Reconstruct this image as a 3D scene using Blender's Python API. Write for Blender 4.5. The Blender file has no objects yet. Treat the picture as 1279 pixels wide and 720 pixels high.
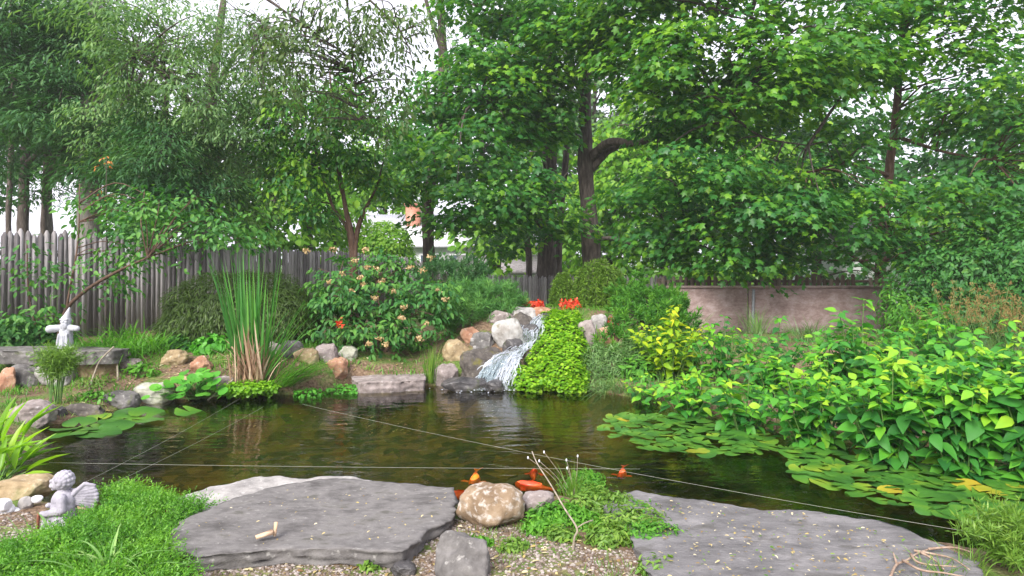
import bpy, bmesh, math
import numpy as np
from mathutils import Vector

S = bpy.context.scene
COL = S.collection
rng = np.random.default_rng(7)

# ------------------------------------------------------------------ camera, sky, sun, exposure
F, HZ, CZ = 853.0, 330.0, 1.7          # focal length in photo pixels, horizon row, eye height above the pond
cd = bpy.data.cameras.new('camera'); cam = bpy.data.objects.new('camera', cd); COL.objects.link(cam)
cd.sensor_width = 36.0; cd.lens = 36.0 * F / 1279.0
cd.shift_y = -(360.0 - HZ) / 1279.0
cd.clip_start = 0.05; cd.clip_end = 2000
cam.location = (0, 0, CZ); cam.rotation_euler = (math.radians(90), 0, 0)
S.camera = cam

SUN_EL, SUN_AZ = 40.0, 205.0           # degrees; azimuth clockwise from +Y: from behind the camera, slightly left
w = bpy.data.worlds.new('World'); S.world = w; w.use_nodes = True
nt = w.node_tree; bg = nt.nodes['Background']
sky = nt.nodes.new('ShaderNodeTexSky'); sky.sky_type = 'NISHITA'; sky.sun_disc = False
sky.sun_elevation = math.radians(SUN_EL); sky.sun_rotation = math.radians(SUN_AZ)
sky.air_density = 1.0; sky.dust_density = 4.0; sky.ozone_density = 1.0
cloud = nt.nodes.new('ShaderNodeMix'); cloud.data_type = 'RGBA'
cloud.inputs[0].default_value = 0.8
cloud.inputs[7].default_value = (7.3, 7.1, 8.0, 1)      # even high overcast over the clear sky
nt.links.new(sky.outputs[0], cloud.inputs[6]); nt.links.new(cloud.outputs[2], bg.inputs[0])
bg.inputs[1].default_value = 0.10
sd = bpy.data.lights.new('sun', 'SUN'); sun = bpy.data.objects.new('sun', sd); COL.objects.link(sun)
sd.energy = 3.0; sd.angle = math.radians(32); sd.color = (1.0, 0.965, 0.90)
a, e = math.radians(SUN_AZ), math.radians(SUN_EL)
sun.rotation_euler = Vector((math.sin(a) * math.cos(e), math.cos(a) * math.cos(e), math.sin(e))).to_track_quat('Z', 'Y').to_euler()
S.view_settings.view_transform = 'Standard'; S.view_settings.look = 'None'
S.view_settings.exposure = 1.32; S.view_settings.gamma = 1.0
S.render.engine = 'CYCLES'
cy = S.cycles
cy.max_bounces = 10; cy.diffuse_bounces = 6; cy.glossy_bounces = 3; cy.transmission_bounces = 6; cy.transparent_max_bounces = 8
cy.caustics_reflective = False; cy.caustics_refractive = False
cy.use_denoising = True

# ------------------------------------------------------------------ coordinates
def at(x, y, d):                        # photo pixel + distance -> world point
    return np.array([(x - 640) / F * d, d, CZ - (y - HZ) / F * d])
def on(x, y, z=0.0):                    # photo pixel on a level plane -> world point
    d = (CZ - z) * F / (y - HZ)
    return np.array([(x - 640) / F * d, d, z])

# ------------------------------------------------------------------ numeric helpers
def norm(v):
    v = np.asarray(v, float)
    return v / np.maximum(np.linalg.norm(v, axis=-1, keepdims=True), 1e-9)
def _hash(ix, iy, iz, seed):
    h = (ix.astype(np.int64) * 374761393 + iy.astype(np.int64) * 668265263 + iz.astype(np.int64) * 2147483647 + seed * 974711) & 0xffffffff
    h = ((h ^ (h >> 13)) * 1274126177) & 0xffffffff
    return ((h ^ (h >> 16)) & 0xffff) / 65535.0
def vnoise(P, seed=0):
    P = np.asarray(P, float); i = np.floor(P).astype(np.int64); f = P - i; f = f * f * (3 - 2 * f); r = 0
    for dx in (0, 1):
        for dy in (0, 1):
            for dz in (0, 1):
                wt = (f[:, 0] if dx else 1 - f[:, 0]) * (f[:, 1] if dy else 1 - f[:, 1]) * (f[:, 2] if dz else 1 - f[:, 2])
                r = r + wt * _hash(i[:, 0] + dx, i[:, 1] + dy, i[:, 2] + dz, seed)
    return r * 2 - 1
def fbm(P, freq=1.0, octs=4, seed=0):
    P = np.asarray(P, float) * freq; r = 0; amp = 1
    for o in range(octs):
        r = r + amp * vnoise(P + o * 17.3, seed + o); P = P * 2.03; amp *= 0.5
    return r
def sstep(a, b, x):
    t = np.clip((x - a) / (b - a), 0, 1); return t * t * (3 - 2 * t)
def catmull(P, n=8):
    P = np.asarray(P, float)
    if len(P) < 3: 
        t = np.linspace(0, 1, n + 1)[:, None]; return P[0] * (1 - t) + P[-1] * t
    Q = np.vstack([2 * P[0] - P[1], P, 2 * P[-1] - P[-2]]); out = []
    for i in range(1, len(Q) - 2):
        p0, p1, p2, p3 = Q[i - 1:i + 3]
        for t in np.arange(n) / n:
            out.append(0.5 * (2 * p1 + (p2 - p0) * t + (2 * p0 - 5 * p1 + 4 * p2 - p3) * t * t + (3 * p1 - p0 - 3 * p2 + p3) * t ** 3))
    out.append(P[-1]); return np.array(out)

# ------------------------------------------------------------------ mesh building
WLOC = {}
class MB:
    def __init__(s): s.V = []; s.Fc = []; s.T = []; s.n = 0
    def add(s, V, faces, tint=0.5):
        V = np.asarray(V, float).reshape(-1, 3)
        for f in faces:
            f = np.asarray(f, np.int64)
            if f.size: s.Fc.append(f + s.n)
        s.V.append(V); s.T.append(np.broadcast_to(np.asarray(tint, float), (len(V),))); s.n += len(V)
    def data(s): return np.vstack(s.V), s.Fc, np.concatenate(s.T)
def build(name, mb, mat, parent=None, loc=None, smooth=False):
    V, Fs, T = mb.data()
    if parent is not None: off = WLOC[parent.name]
    elif loc is not None: off = np.asarray(loc, float)
    else: off = np.zeros(3)
    me = bpy.data.meshes.new(name)
    loops = np.concatenate([f.ravel() for f in Fs]).astype(np.int32)
    tot = np.concatenate([np.full(len(f), f.shape[1], np.int32) for f in Fs])
    st = np.concatenate([[0], np.cumsum(tot)[:-1]]).astype(np.int32)
    me.vertices.add(len(V)); me.vertices.foreach_set('co', (V - off).astype(np.float32).ravel())
    me.loops.add(len(loops)); me.loops.foreach_set('vertex_index', loops)
    me.polygons.add(len(tot)); me.polygons.foreach_set('loop_start', st); me.polygons.foreach_set('loop_total', tot)
    if smooth: me.polygons.foreach_set('use_smooth', np.ones(len(tot), bool))
    me.update(calc_edges=True)
    at_ = me.attributes.new('tint', 'FLOAT', 'POINT'); at_.data.foreach_set('value', T.astype(np.float32))
    me.materials.append(mat)
    o = bpy.data.objects.new(name, me); COL.objects.link(o)
    if parent is not None: o.parent = parent; WLOC[o.name] = off
    else: o.location = off; WLOC[o.name] = off
    return o
def tag(o, label=None, cat=None, group=None, kind=None):
    if label: o['label'] = label
    if cat: o['category'] = cat
    if group: o['group'] = group
    if kind: o['kind'] = kind
    return o
def thing(name, label, cat, loc, group=None):
    o = bpy.data.objects.new(name, None); COL.objects.link(o); o.location = tuple(loc); o.empty_display_size = 0.1
    WLOC[o.name] = np.asarray(loc, float)
    return tag(o, label, cat, group)

def tube(mb, P, R, k=7, tint=0.5, rough=0.0, cap=True, seed=0):
    P = np.asarray(P, float); n = len(P); R = np.broadcast_to(np.asarray(R, float), (n,))
    T = norm(np.gradient(P, axis=0)); ref = np.array([0.31, 0.77, 0.55]); 
    if abs(T[0] @ norm(ref)) > 0.9: ref = np.array([1, 0, 0.1])
    U = norm(np.cross(T, ref)); W = np.cross(T, U)
    a = np.linspace(0, 2 * np.pi, k, endpoint=False)
    V = P[:, None] + R[:, None, None] * (np.cos(a)[None, :, None] * U[:, None] + np.sin(a)[None, :, None] * W[:, None])
    if rough:
        N = fbm(V.reshape(-1, 3) * [1, 1, .35], 7.0, 3, seed).reshape(n, k, 1)
        V = P[:, None] + (V - P[:, None]) * (1 + rough * N)
    i = np.arange(n - 1)[:, None] * k; j = np.arange(k)[None]; j2 = (j + 1) % k
    q = np.stack([i + j, i + j2, i + k + j2, i + k + j], -1).reshape(-1, 4)
    fs = [q]
    V = V.reshape(-1, 3)
    if cap:
        V = np.vstack([V, P[0], P[-1]]); b = n * k
        fs.append(np.array([[b, (x + 1) % k, x] for x in range(k)])); o = (n - 1) * k
        fs.append(np.array([[b + 1, o + x, o + (x + 1) % k] for x in range(k)]))
    mb.add(V, fs, tint)
def box(mb, lo, hi, tint=0.5, rot=0.0, c=None):
    lo, hi = np.asarray(lo, float), np.asarray(hi, float)
    V = np.array([[x, y, z] for z in (0, 1) for y in (0, 1) for x in (0, 1)]) * (hi - lo) + lo
    if rot:
        c = (lo + hi) / 2 if c is None else np.asarray(c); cs, sn = math.cos(rot), math.sin(rot)
        d = V - c; V = np.stack([c[0] + d[:, 0] * cs - d[:, 1] * sn, c[1] + d[:, 0] * sn + d[:, 1] * cs, V[:, 2]], 1)
    mb.add(V, [np.array([[0, 2, 3, 1], [4, 5, 7, 6], [0, 1, 5, 4], [2, 6, 7, 3], [0, 4, 6, 2], [1, 3, 7, 5]])], tint)

# leaf outlines: (along, across, up) and faces; drawn once and laid at every twig
LEAF = {}
LEAF['diamond'] = (np.array([[0, 0, 0], [.42, .5, .04], [1, 0, -.12], [.42, -.5, .04]]), [np.array([[0, 3, 2, 1]])])
LEAF['oval'] = (np.array([[0, 0, 0], [.28, .44, .07], [.68, .38, .03], [1, 0, -.14], [.68, -.38, .03], [.28, -.44, .07], [.5, 0, -.02]]),
                [np.array([[0, 6, 1, 1], ])[:, :3], np.array([[6, 2, 1], [6, 3, 2], [6, 4, 3], [6, 5, 4], [6, 0, 5]])])
_m = [(0, 0), (.06, .40), (.27, .27), (.60, .52), (.62, .20), (1, 0), (.62, -.20), (.60, -.52), (.27, -.27), (.06, -.40)]
_mv = np.array([[u, v, -.16 * u * u - .25 * abs(v)] for u, v in _m] + [[.40, 0, .02]])
LEAF['maple'] = (_mv, [np.array([[10, (i + 1) % 10, i] for i in range(10)])])
# broad pointed leaf with a folded midrib and a drooping tip
_u = np.array([0, .18, .42, .70, 1.0]); _h = np.array([.04, .40, .50, .32, .01])
_bv = np.array([[u, s * h, -.22 * u * u + (.16 * h if s else 0)] for u, h in zip(_u, _h) for s in (-1, 0, 1)])
_bf = np.array([q for i in range(4) for q in ([3 * i, 3 * i + 3, 3 * i + 4, 3 * i + 1], [3 * i + 1, 3 * i + 4, 3 * i + 5, 3 * i + 2])])
LEAF['broad'] = (_bv, [_bf])
_a = np.linspace(0, 2 * np.pi, 9)[:-1]
LEAF['round'] = (np.array([[.5 + .5 * math.cos(t), .5 * math.sin(t), .08] for t in _a] + [[.45, 0, 0]]), [np.array([[8, i, (i + 1) % 8] for i in range(8)])])

def put_leaves(mb, P, N, U, size, width, kind, tint):
    tv, tf = LEAF[kind]; n = len(P); k = len(tv)
    if n == 0: return
    N = norm(N); U = U - (U * N).sum(1, keepdims=True) * N; U = norm(U); W = np.cross(N, U)
    s = np.broadcast_to(np.asarray(size, float), (n,))[:, None, None]; wd = np.broadcast_to(np.asarray(width, float), (n,))[:, None, None]
    V = P[:, None] + s * (tv[None, :, :1] * U[:, None] + wd * tv[None, :, 1:2] * W[:, None] + tv[None, :, 2:] * N[:, None])
    base = (np.arange(n) * k)[:, None, None]
    mb.add(V.reshape(-1, 3), [(f[None] + base).reshape(-1, f.shape[1]) for f in tf], np.repeat(np.broadcast_to(tint, (n,)), k))
def jit(n, s=1.0): return rng.normal(0, s, (n, 3))

def blades(mb, B, D, L, wd, bend, seg=5, tint=0.5, face=None):
    """grass or reed blades: base B, lean direction D (horizontal, its length = lean), length L, width wd, bend downwards"""
    B = np.asarray(B, float); n = len(B); t = np.linspace(0, 1, seg + 1)
    L = np.broadcast_to(L, (n,)); bend = np.broadcast_to(bend, (n,)); wd = np.broadcast_to(wd, (n,))
    up = np.array([0, 0, 1.0]); dirs = norm(D + up)
    Dh = norm(np.stack([D[:, 0], D[:, 1], np.zeros(n)], 1) + 1e-5)
    C = B[:, None] + L[:, None, None] * (t[None, :, None] * dirs[:, None] + (bend[:, None] * t ** 2.4)[..., None] * (0.55 * Dh - 0.85 * up)[:, None])
    side = norm(np.cross(Dh, up)) if face is None else norm(face)
    a = rng.uniform(-.9, .9, n)[:, None]; side = norm(side * np.cos(a) + Dh * np.sin(a))
    prof = np.clip(np.minimum(1.0, .55 + t * 1.6) * (1 - t ** 3.0), .03, 1)
    h = (wd[:, None] * prof)[..., None] * side[:, None] * .5
    V = np.stack([C - h, C + h], 2).reshape(n, -1, 3)
    k = 2 * (seg + 1)
    f = np.array([[2 * i, 2 * i + 1, 2 * i + 3, 2 * i + 2] for i in range(seg)])
    mb.add(V.reshape(-1, 3), [(f[None] + (np.arange(n) * k)[:, None, None]).reshape(-1, 4)], np.repeat(np.broadcast_to(tint, (n,)), k))

# ------------------------------------------------------------------ materials
def M(name):
    m = bpy.data.materials.new(name); m.use_nodes = True
    return m, m.node_tree, m.node_tree.nodes, m.node_tree.links, m.node_tree.nodes['Principled BSDF']
def ramp(nodes, cols, pos=None):
    r = nodes.new('ShaderNodeValToRGB'); e = r.color_ramp.elements; n = len(cols)
    pos = pos or [i / (n - 1) for i in range(n)]
    e[0].position = pos[0]; e[0].color = (*cols[0], 1); e[1].position = pos[-1]; e[1].color = (*cols[-1], 1)
    for p, c in list(zip(pos, cols))[1:-1]:
        x = e.new(p); x.color = (*c, 1)
    return r
def noise(nodes, links, scale, detail=4, vec=None, rough=.55, dist=0.0):
    n = nodes.new('ShaderNodeTexNoise'); n.inputs['Scale'].default_value = scale; n.inputs['Detail'].default_value = detail
    n.inputs['Roughness'].default_value = rough; n.inputs['Distortion'].default_value = dist
    if vec is not None: links.new(vec, n.inputs['Vector'])
    return n
def coords(nodes, links, scale=(1, 1, 1), kind='Object', rot=(0, 0, 0)):
    t = nodes.new('ShaderNodeTexCoord'); mp = nodes.new('ShaderNodeMapping')
    mp.inputs['Scale'].default_value = scale; mp.inputs['Rotation'].default_value = rot; links.new(t.outputs[kind], mp.inputs['Vector']); return mp.outputs[0]
def bump(nodes, links, src, strength, dist, bsdf):
    b = nodes.new('ShaderNodeBump'); b.inputs['Strength'].default_value = strength; b.inputs['Distance'].default_value = dist
    links.new(src, b.inputs['Height']); links.new(b.outputs[0], bsdf.inputs['Normal']); return b
def leaf_mat(name, cols, trans=.4, rough=.45, spec=.35, pos=None, glow=(1.25, 1.35, .6)):
    m, t, N, L, b = M(name)
    at_ = N.new('ShaderNodeAttribute'); at_.attribute_name = 'tint'
    nz = noise(N, L, 9.0, 2, coords(N, L)); add = N.new('ShaderNodeMath'); add.operation = 'MULTIPLY_ADD'
    L.new(nz.outputs[0], add.inputs[0]); add.inputs[1].default_value = .3; 
    sb = N.new('ShaderNodeMath'); sb.operation = 'SUBTRACT'; L.new(at_.outputs['Fac'], sb.inputs[0]); sb.inputs[1].default_value = .15
    L.new(sb.outputs[0], add.inputs[2])
    r = ramp(N, cols, pos); L.new(add.outputs[0], r.inputs[0])
    L.new(r.outputs[0], b.inputs['Base Color']); b.inputs['Roughness'].default_value = rough; b.inputs['Specular IOR Level'].default_value = spec
    tr = N.new('ShaderNodeBsdfTranslucent'); mul = N.new('ShaderNodeMix'); mul.data_type = 'RGBA'; mul.blend_type = 'MULTIPLY'; mul.inputs[0].default_value = 1
    L.new(r.outputs[0], mul.inputs[6]); mul.inputs[7].default_value = (*glow, 1); L.new(mul.outputs[2], tr.inputs[0])
    mx = N.new('ShaderNodeMixShader'); mx.inputs[0].default_value = trans
    L.new(b.outputs[0], mx.inputs[1]); L.new(tr.outputs[0], mx.inputs[2]); L.new(mx.outputs[0], N['Material Output'].inputs[0])
    return m
def plain(name, cols, scale=12, rough=.7, bmp=.4, dist=.01, stretch=(1, 1, 1), spec=.3, detail=5, tint=False):
    m, t, N, L, b = M(name); v = coords(N, L, stretch)
    n1 = noise(N, L, scale, detail, v); r = ramp(N, cols, [.3 + .4 * i / (len(cols) - 1) for i in range(len(cols))]); 
    if tint:
        at_ = N.new('ShaderNodeAttribute'); at_.attribute_name = 'tint'; ad = N.new('ShaderNodeMath'); ad.operation = 'ADD'
        s2 = N.new('ShaderNodeMath'); s2.operation = 'MULTIPLY_ADD'; L.new(at_.outputs['Fac'], s2.inputs[0]); s2.inputs[1].default_value = .62; s2.inputs[2].default_value = -.31
        L.new(n1.outputs[0], ad.inputs[0]); L.new(s2.outputs[0], ad.inputs[1]); L.new(ad.outputs[0], r.inputs[0])
    else: L.new(n1.outputs[0], r.inputs[0])
    L.new(r.outputs[0], b.inputs['Base Color']); b.inputs['Roughness'].default_value = rough; b.inputs['Specular IOR Level'].default_value = spec
    n2 = noise(N, L, scale * 4, 5, v); bump(N, L, n2.outputs[0], bmp, dist, b)
    return m
def stone(name, cols, lichen=None, moss=None, scale=6, rough=.8, bmp=.5, amt=.58, st=(1, 1, 1)):
    m, t, N, L, b = M(name); v = coords(N, L, st)
    n1 = noise(N, L, scale, 7, v, .65); r = ramp(N, cols, [.32 + .36 * i / (len(cols) - 1) for i in range(len(cols))]); L.new(n1.outputs[0], r.inputs[0])
    out = r.outputs[0]
    for col, sc, th in ((lichen, 22, amt), (moss, 5, .56)):
        if col is None: continue
        n2 = noise(N, L, sc, 5, v, .6); rr = ramp(N, [(0, 0, 0), (.85, .85, .85)], [th, th + .13]); L.new(n2.outputs[0], rr.inputs[0])
        mx = N.new('ShaderNodeMix'); mx.data_type = 'RGBA'; L.new(rr.outputs[0], mx.inputs[0]); L.new(out, mx.inputs[6]); mx.inputs[7].default_value = (*col, 1); out = mx.outputs[2]
    L.new(out, b.inputs['Base Color']); b.inputs['Roughness'].default_value = rough; b.inputs['Specular IOR Level'].default_value = .3
    n3 = noise(N, L, 40, 6, v, .7); bump(N, L, n3.outputs[0], bmp, .012, b)
    return m

G = {}
G['maple'] = leaf_mat('maple leaves', [(0.0342, 0.146, 0.036), (0.0513, 0.189, 0.0331), (0.0969, 0.265, 0.0245), (0.217, 0.403, 0.0252)], .45, .42, .4, [0, .36, .66, 1])
G['maple_dark'] = leaf_mat('dark maple leaves', [(0.0251, 0.111, 0.0324), (0.0456, 0.164, 0.036), (0.0855, 0.233, 0.036)], .42, .45, .4)
G['yellowgreen'] = leaf_mat('yellow green leaves', [(0.0684, 0.201, 0.018), (0.137, 0.318, 0.0216), (0.274, 0.445, 0.036)], .5)  # backlight of the far trees put into the colour; dome shrub shares it
G['willow'] = leaf_mat('narrow grey green leaves', [(0.0513, 0.133, 0.0432), (0.0969, 0.207, 0.0612), (0.182, 0.307, 0.0936)], .4, .5, .35)
G['twig_leaf'] = leaf_mat('sparse dark leaves', [(0.0456, 0.0954, 0.0288), (0.0798, 0.148, 0.0396), (0.148, 0.212, 0.0648)], .35)
G['hemlock'] = leaf_mat('dark needles', [(0.0274, 0.0901, 0.0317), (0.0479, 0.138, 0.0418), (0.0912, 0.201, 0.0576)], .3, .55, .2)
G['laceleaf'] = leaf_mat('laceleaf foliage', [(.035, .062, .014), (.065, .120, .022), (.11, .175, .035)], .35)
G['viburnum'] = leaf_mat('viburnum leaves', [(0.0274, 0.117, 0.0324), (0.0513, 0.18, 0.036), (0.114, 0.276, 0.0432)], .35, .5, .3)
G['pine'] = leaf_mat('pine needles', [(0.0456, 0.138, 0.036), (0.0855, 0.233, 0.054), (0.171, 0.36, 0.0792)], .3, .6, .2)
G['spruce'] = leaf_mat('weeping needles', [(0.057, 0.127, 0.0158), (0.114, 0.223, 0.0252), (0.194, 0.329, 0.0396)], .3, .6, .2)
G['juniper'] = leaf_mat('juniper sprays', [(0.0399, 0.148, 0.0216), (0.0798, 0.244, 0.0288), (0.16, 0.36, 0.036)], .35, .6, .2)
G['jenny'] = leaf_mat('chartreuse leaves', [(0.0912, 0.254, 0.0101), (0.182, 0.392, 0.0158), (0.342, 0.53, 0.0288)], .4)
G['big'] = leaf_mat('broad bright leaves', [(0.0251, 0.133, 0.0288), (0.057, 0.244, 0.0324), (0.125, 0.382, 0.0288), (0.342, 0.53, 0.0324)], .42, .52, .3, [0, .38, .72, 1])
G['big_yellow'] = leaf_mat('yellowing leaves', [(0.114, 0.276, 0.0144), (0.285, 0.445, 0.0144), (0.547, 0.53, 0.0216)], .4)
G['hosta'] = leaf_mat('hosta leaves', [(0.114, 0.254, 0.0144), (0.194, 0.382, 0.0216), (0.342, 0.509, 0.036)], .45, .35)
G['cattail'] = leaf_mat('cattail blades', [(0.0399, 0.159, 0.036), (0.0798, 0.265, 0.0504), (0.171, 0.392, 0.0648)], .4, .45)
G['grass'] = leaf_mat('grass blades', [(0.057, 0.138, 0.018), (0.114, 0.233, 0.0288), (0.228, 0.35, 0.0504)], .35)
G['lily'] = leaf_mat('daylily blades', [(0.0456, 0.159, 0.0144), (0.0912, 0.276, 0.0216), (0.171, 0.403, 0.036)], .4)
G['bluegrass'] = leaf_mat('blue green blades', [(0.057, 0.127, 0.036), (0.103, 0.212, 0.0576), (0.182, 0.297, 0.0864)], .3)
G['pale_grass'] = leaf_mat('pale striped blades', [(0.103, 0.233, 0.0576), (0.182, 0.35, 0.0936), (0.342, 0.488, 0.158)], .35)
G['dry'] = leaf_mat('dried blades', [(0.26, 0.15, 0.09), (0.44, 0.3, 0.2), (0.62, 0.48, 0.35)], .2, .7, .2, glow=(1, .9, .7))
G['pad'] = leaf_mat('lily pads', [(.028, .095, .018), (.055, .165, .022), (.12, .24, .024), (.25, .31, .03)], .12, .30, .45)
G['pad_yellow'] = leaf_mat('yellowed lily pads', [(.20, .27, .03), (.33, .32, .03), (.42, .26, .03)], .15, .3, .5)
G['creeper'] = leaf_mat('creeping juniper', [(0.0399, 0.148, 0.0158), (0.0855, 0.254, 0.023), (0.171, 0.382, 0.0324)], .35)
G['goldplume'] = leaf_mat('golden plumes', [(0.17, 0.13, 0.05), (0.27, 0.19, 0.07), (0.36, 0.28, 0.12)], .3, .7, .2, glow=(1, .9, .6))
G['orangeleaf'] = leaf_mat('turning leaves', [(0.42, 0.14, 0.03), (0.55, 0.22, 0.05), (0.5, 0.36, 0.1)], .35, glow=(1, .8, .5))
G['flower_red'] = leaf_mat('red blooms', [(0.55, 0.03, 0.015), (0.75, 0.07, 0.03), (0.8, 0.16, 0.06)], .3, glow=(1, .6, .4))
G['flower_cream'] = leaf_mat('cream blooms', [(0.42, 0.27, 0.13), (0.55, 0.4, 0.2), (0.62, 0.5, 0.28)], .3, glow=(1, .9, .7))
G['nasturtium'] = leaf_mat('round bright leaves', [(0.0456, 0.201, 0.0216), (0.0912, 0.339, 0.036), (0.16, 0.445, 0.0504)], .4)
G['litter'] = leaf_mat('fallen bits', [(0.2, 0.12, 0.05), (0.4, 0.32, 0.12), (0.62, 0.55, 0.38)], .2, .7, .2, glow=(1, .9, .7))
G['bark'] = plain('grey brown bark', [(.035, .027, .024), (.085, .068, .058), (.15, .125, .11)], 16, .9, .9, .03, (1, 1, .22))
G['bark_warm'] = plain('reddish brown bark', [(.05, .028, .02), (.11, .065, .045), (.17, .11, .08)], 16, .9, .9, .03, (1, 1, .22))
G['bark_grey'] = plain('pale grey bark', [(.09, .085, .075), (.17, .16, .14), (.25, .235, .21)], 10, .9, .8, .03, (1, 1, .3))
G['stem'] = plain('green stems', [(.05, .12, .03), (.09, .18, .04), (.14, .2, .06)], 20, .6, .2)
G['twig'] = plain('bare pale twig', [(.15, .125, .09), (.26, .22, .17), (.34, .30, .24)], 30, .8, .4)
G['vine'] = plain('dried vine', [(.16, .10, .07), (.27, .19, .14), (.36, .28, .22)], 30, .8, .4)
G['fence'] = plain('weathered grey cedar', [(.13, .118, .12), (.24, .222, .222), (.38, .355, .355)], 9, .85, .6, .006, (6, 6, .5), tint=True)
G['fence_brown'] = plain('brown grey pickets', [(.12, .085, .065), (.19, .145, .115), (.26, .21, .17)], 9, .85, .6, .006, (6, 6, .5), tint=True)
G['siding'] = plain('white siding', [(.72, .72, .74), (.80, .80, .82)], 3, .6, .1)
G['roof_pale'] = plain('pale grey shingles', [(.42, .42, .45), (.56, .56, .60), (.64, .64, .68)], 14, .7, .4)
G['roof_grey'] = plain('grey roofing', [(.13, .12, .12), (.22, .20, .20), (.3, .28, .28)], 12, .8, .4)
G['glass'] = plain('dim window glass', [(.05, .07, .09), (.10, .13, .16)], 2, .1, .0, spec=.6)
G['metal'] = plain('dull galvanised pole', [(.22, .23, .26), (.34, .35, .38)], 18, .5, .1)
G['slate'] = stone('dark grey flagstone', [(.068, .063, .061), (.132, .124, .121), (.215, .203, .198)], (.31, .30, .285), (.070, .066, .056), 5, .85, .5, .60, (1, 1.7, 1))
G['slate2'] = stone('blue grey flagstone', [(.082, .078, .080), (.142, .136, .139), (.21, .20, .203)], (.31, .30, .30), (.085, .080, .075), 4, .8, .8, .63, (.8, 1.8, 1))
G['pale'] = stone('pale granite', [(.17, .16, .155), (.28, .265, .255), (.41, .39, .375)], (.48, .46, .44), None, 6)
G['granite'] = stone('grey granite', [(.06, .057, .055), (.115, .108, .105), (.20, .19, .185)], (.31, .30, .28), (.09, .11, .04), 6)
G['tan'] = stone('tan sandstone', [(.17, .12, .065), (.28, .21, .12), (.40, .32, .205)], (.44, .38, .28), (.12, .13, .04), 6)
G['rust'] = stone('reddish fieldstone', [(.22, .10, .06), (.34, .19, .12), (.44, .30, .22)], (.45, .38, .33), None, 6)
G['wet'] = stone('dark wet rock', [(.022, .021, .022), (.055, .052, .053), (.11, .10, .10)], None, (.05, .065, .018), 6, .3, .5)
G['mossy'] = stone('mossy brown rock', [(.03, .027, .024), (.072, .062, .055), (.13, .115, .10)], (.19, .17, .145), (.11, .10, .02), 6)
G['pink'] = stone('pinkish grey fieldstone', [(.13, .105, .098), (.22, .185, .175), (.33, .28, .27)], (.42, .39, .38), None, 7)
G['olive'] = stone('pale olive stone', [(.20, .20, .15), (.31, .31, .25), (.43, .43, .37)], (.5, .5, .46), (.13, .15, .06), 7)
G['quartz'] = stone('white quartz', [(.17, .15, .13), (.32, .31, .295), (.47, .46, .455)], (.16, .14, .11), (.12, .10, .05), 4, .6, .5, .66)
G['speckle'] = stone('speckled tan boulder', [(.13, .085, .05), (.23, .165, .105), (.33, .26, .19)], (.44, .40, .36), (.20, .12, .06), 5, .8, .7, .50)
G['white_pebble'] = stone('white pebble', [(.55, .56, .60), (.70, .71, .74)], None, None, 5, .5, .2)
G['statue'] = stone('weathered grey cast stone', [(.20, .19, .225), (.31, .295, .34), (.42, .40, .445)], (.16, .15, .17), None, 9, .8, .35, .64)
G['statue_pale'] = stone('pale cast stone', [(.25, .26, .29), (.36, .37, .41), (.46, .47, .51)], (.20, .21, .23), None, 9, .75, .35, .66)

def mat_ground():
    m, t, N, L, b = M('garden ground'); v = coords(N, L)
    n1 = noise(N, L, 2.2, 6, v, .6); n2 = noise(N, L, 30, 4, v, .6)
    soil = ramp(N, [(.07, .045, .03), (.15, .10, .065), (.26, .19, .13)], [.3, .5, .7]); L.new(n2.outputs[0], soil.inputs[0])
    moss = ramp(N, [(.045, .085, .015), (.09, .15, .03), (.16, .20, .06)], [.3, .5, .7]); L.new(n2.outputs[0], moss.inputs[0])
    mk = ramp(N, [(0, 0, 0), (1, 1, 1)], [.46, .58]); L.new(n1.outputs[0], mk.inputs[0])
    mx = N.new('ShaderNodeMix'); mx.data_type = 'RGBA'; L.new(mk.outputs[0], mx.inputs[0]); L.new(soil.outputs[0], mx.inputs[6]); L.new(moss.outputs[0], mx.inputs[7])
    sep = N.new('ShaderNodeSeparateXYZ'); L.new(v, sep.inputs[0])
    # lawn beyond the fences
    ly = N.new('ShaderNodeMapRange'); ly.inputs[1].default_value = 15.5; ly.inputs[2].default_value = 17.5; L.new(sep.outputs[1], ly.inputs[0])
    lawn = ramp(N, [(.05, .11, .02), (.09, .17, .03), (.14, .22, .05)], [.3, .5, .7]); L.new(n2.outputs[0], lawn.inputs[0])
    m2 = N.new('ShaderNodeMix'); m2.data_type = 'RGBA'; L.new(ly.outputs[0], m2.inputs[0]); L.new(mx.outputs[2], m2.inputs[6]); L.new(lawn.outputs[0], m2.inputs[7])
    # pond floor: rounded stones and silt below the water line
    vo = N.new('ShaderNodeTexVoronoi'); vo.inputs['Scale'].default_value = 8; L.new(v, vo.inputs[0])
    bed = ramp(N, [(.016, .018, .007), (.050, .045, .015), (.17, .125, .036), (.36, .26, .09)], [.1, .4, .72, 1]); 
    n4 = noise(N, L, 1.3, 3, v); av = N.new('ShaderNodeMix'); av.data_type = 'RGBA'; av.inputs[0].default_value = .55
    L.new(vo.outputs['Color'], av.inputs[6]); L.new(n4.outputs[0], av.inputs[7]); L.new(av.outputs[2], bed.inputs[0])
    wz = N.new('ShaderNodeMapRange'); wz.inputs[1].default_value = .02; wz.inputs[2].default_value = -.03; L.new(sep.outputs[2], wz.inputs[0])
    m3 = N.new('ShaderNodeMix'); m3.data_type = 'RGBA'; L.new(wz.outputs[0], m3.inputs[0]); L.new(m2.outputs[2], m3.inputs[6]); L.new(bed.outputs[0], m3.inputs[7])
    L.new(m3.outputs[2], b.inputs['Base Color']); b.inputs['Roughness'].default_value = .9; b.inputs['Specular IOR Level'].default_value = .15
    bump(N, L, n2.outputs[0], .8, .03, b); return m
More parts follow.
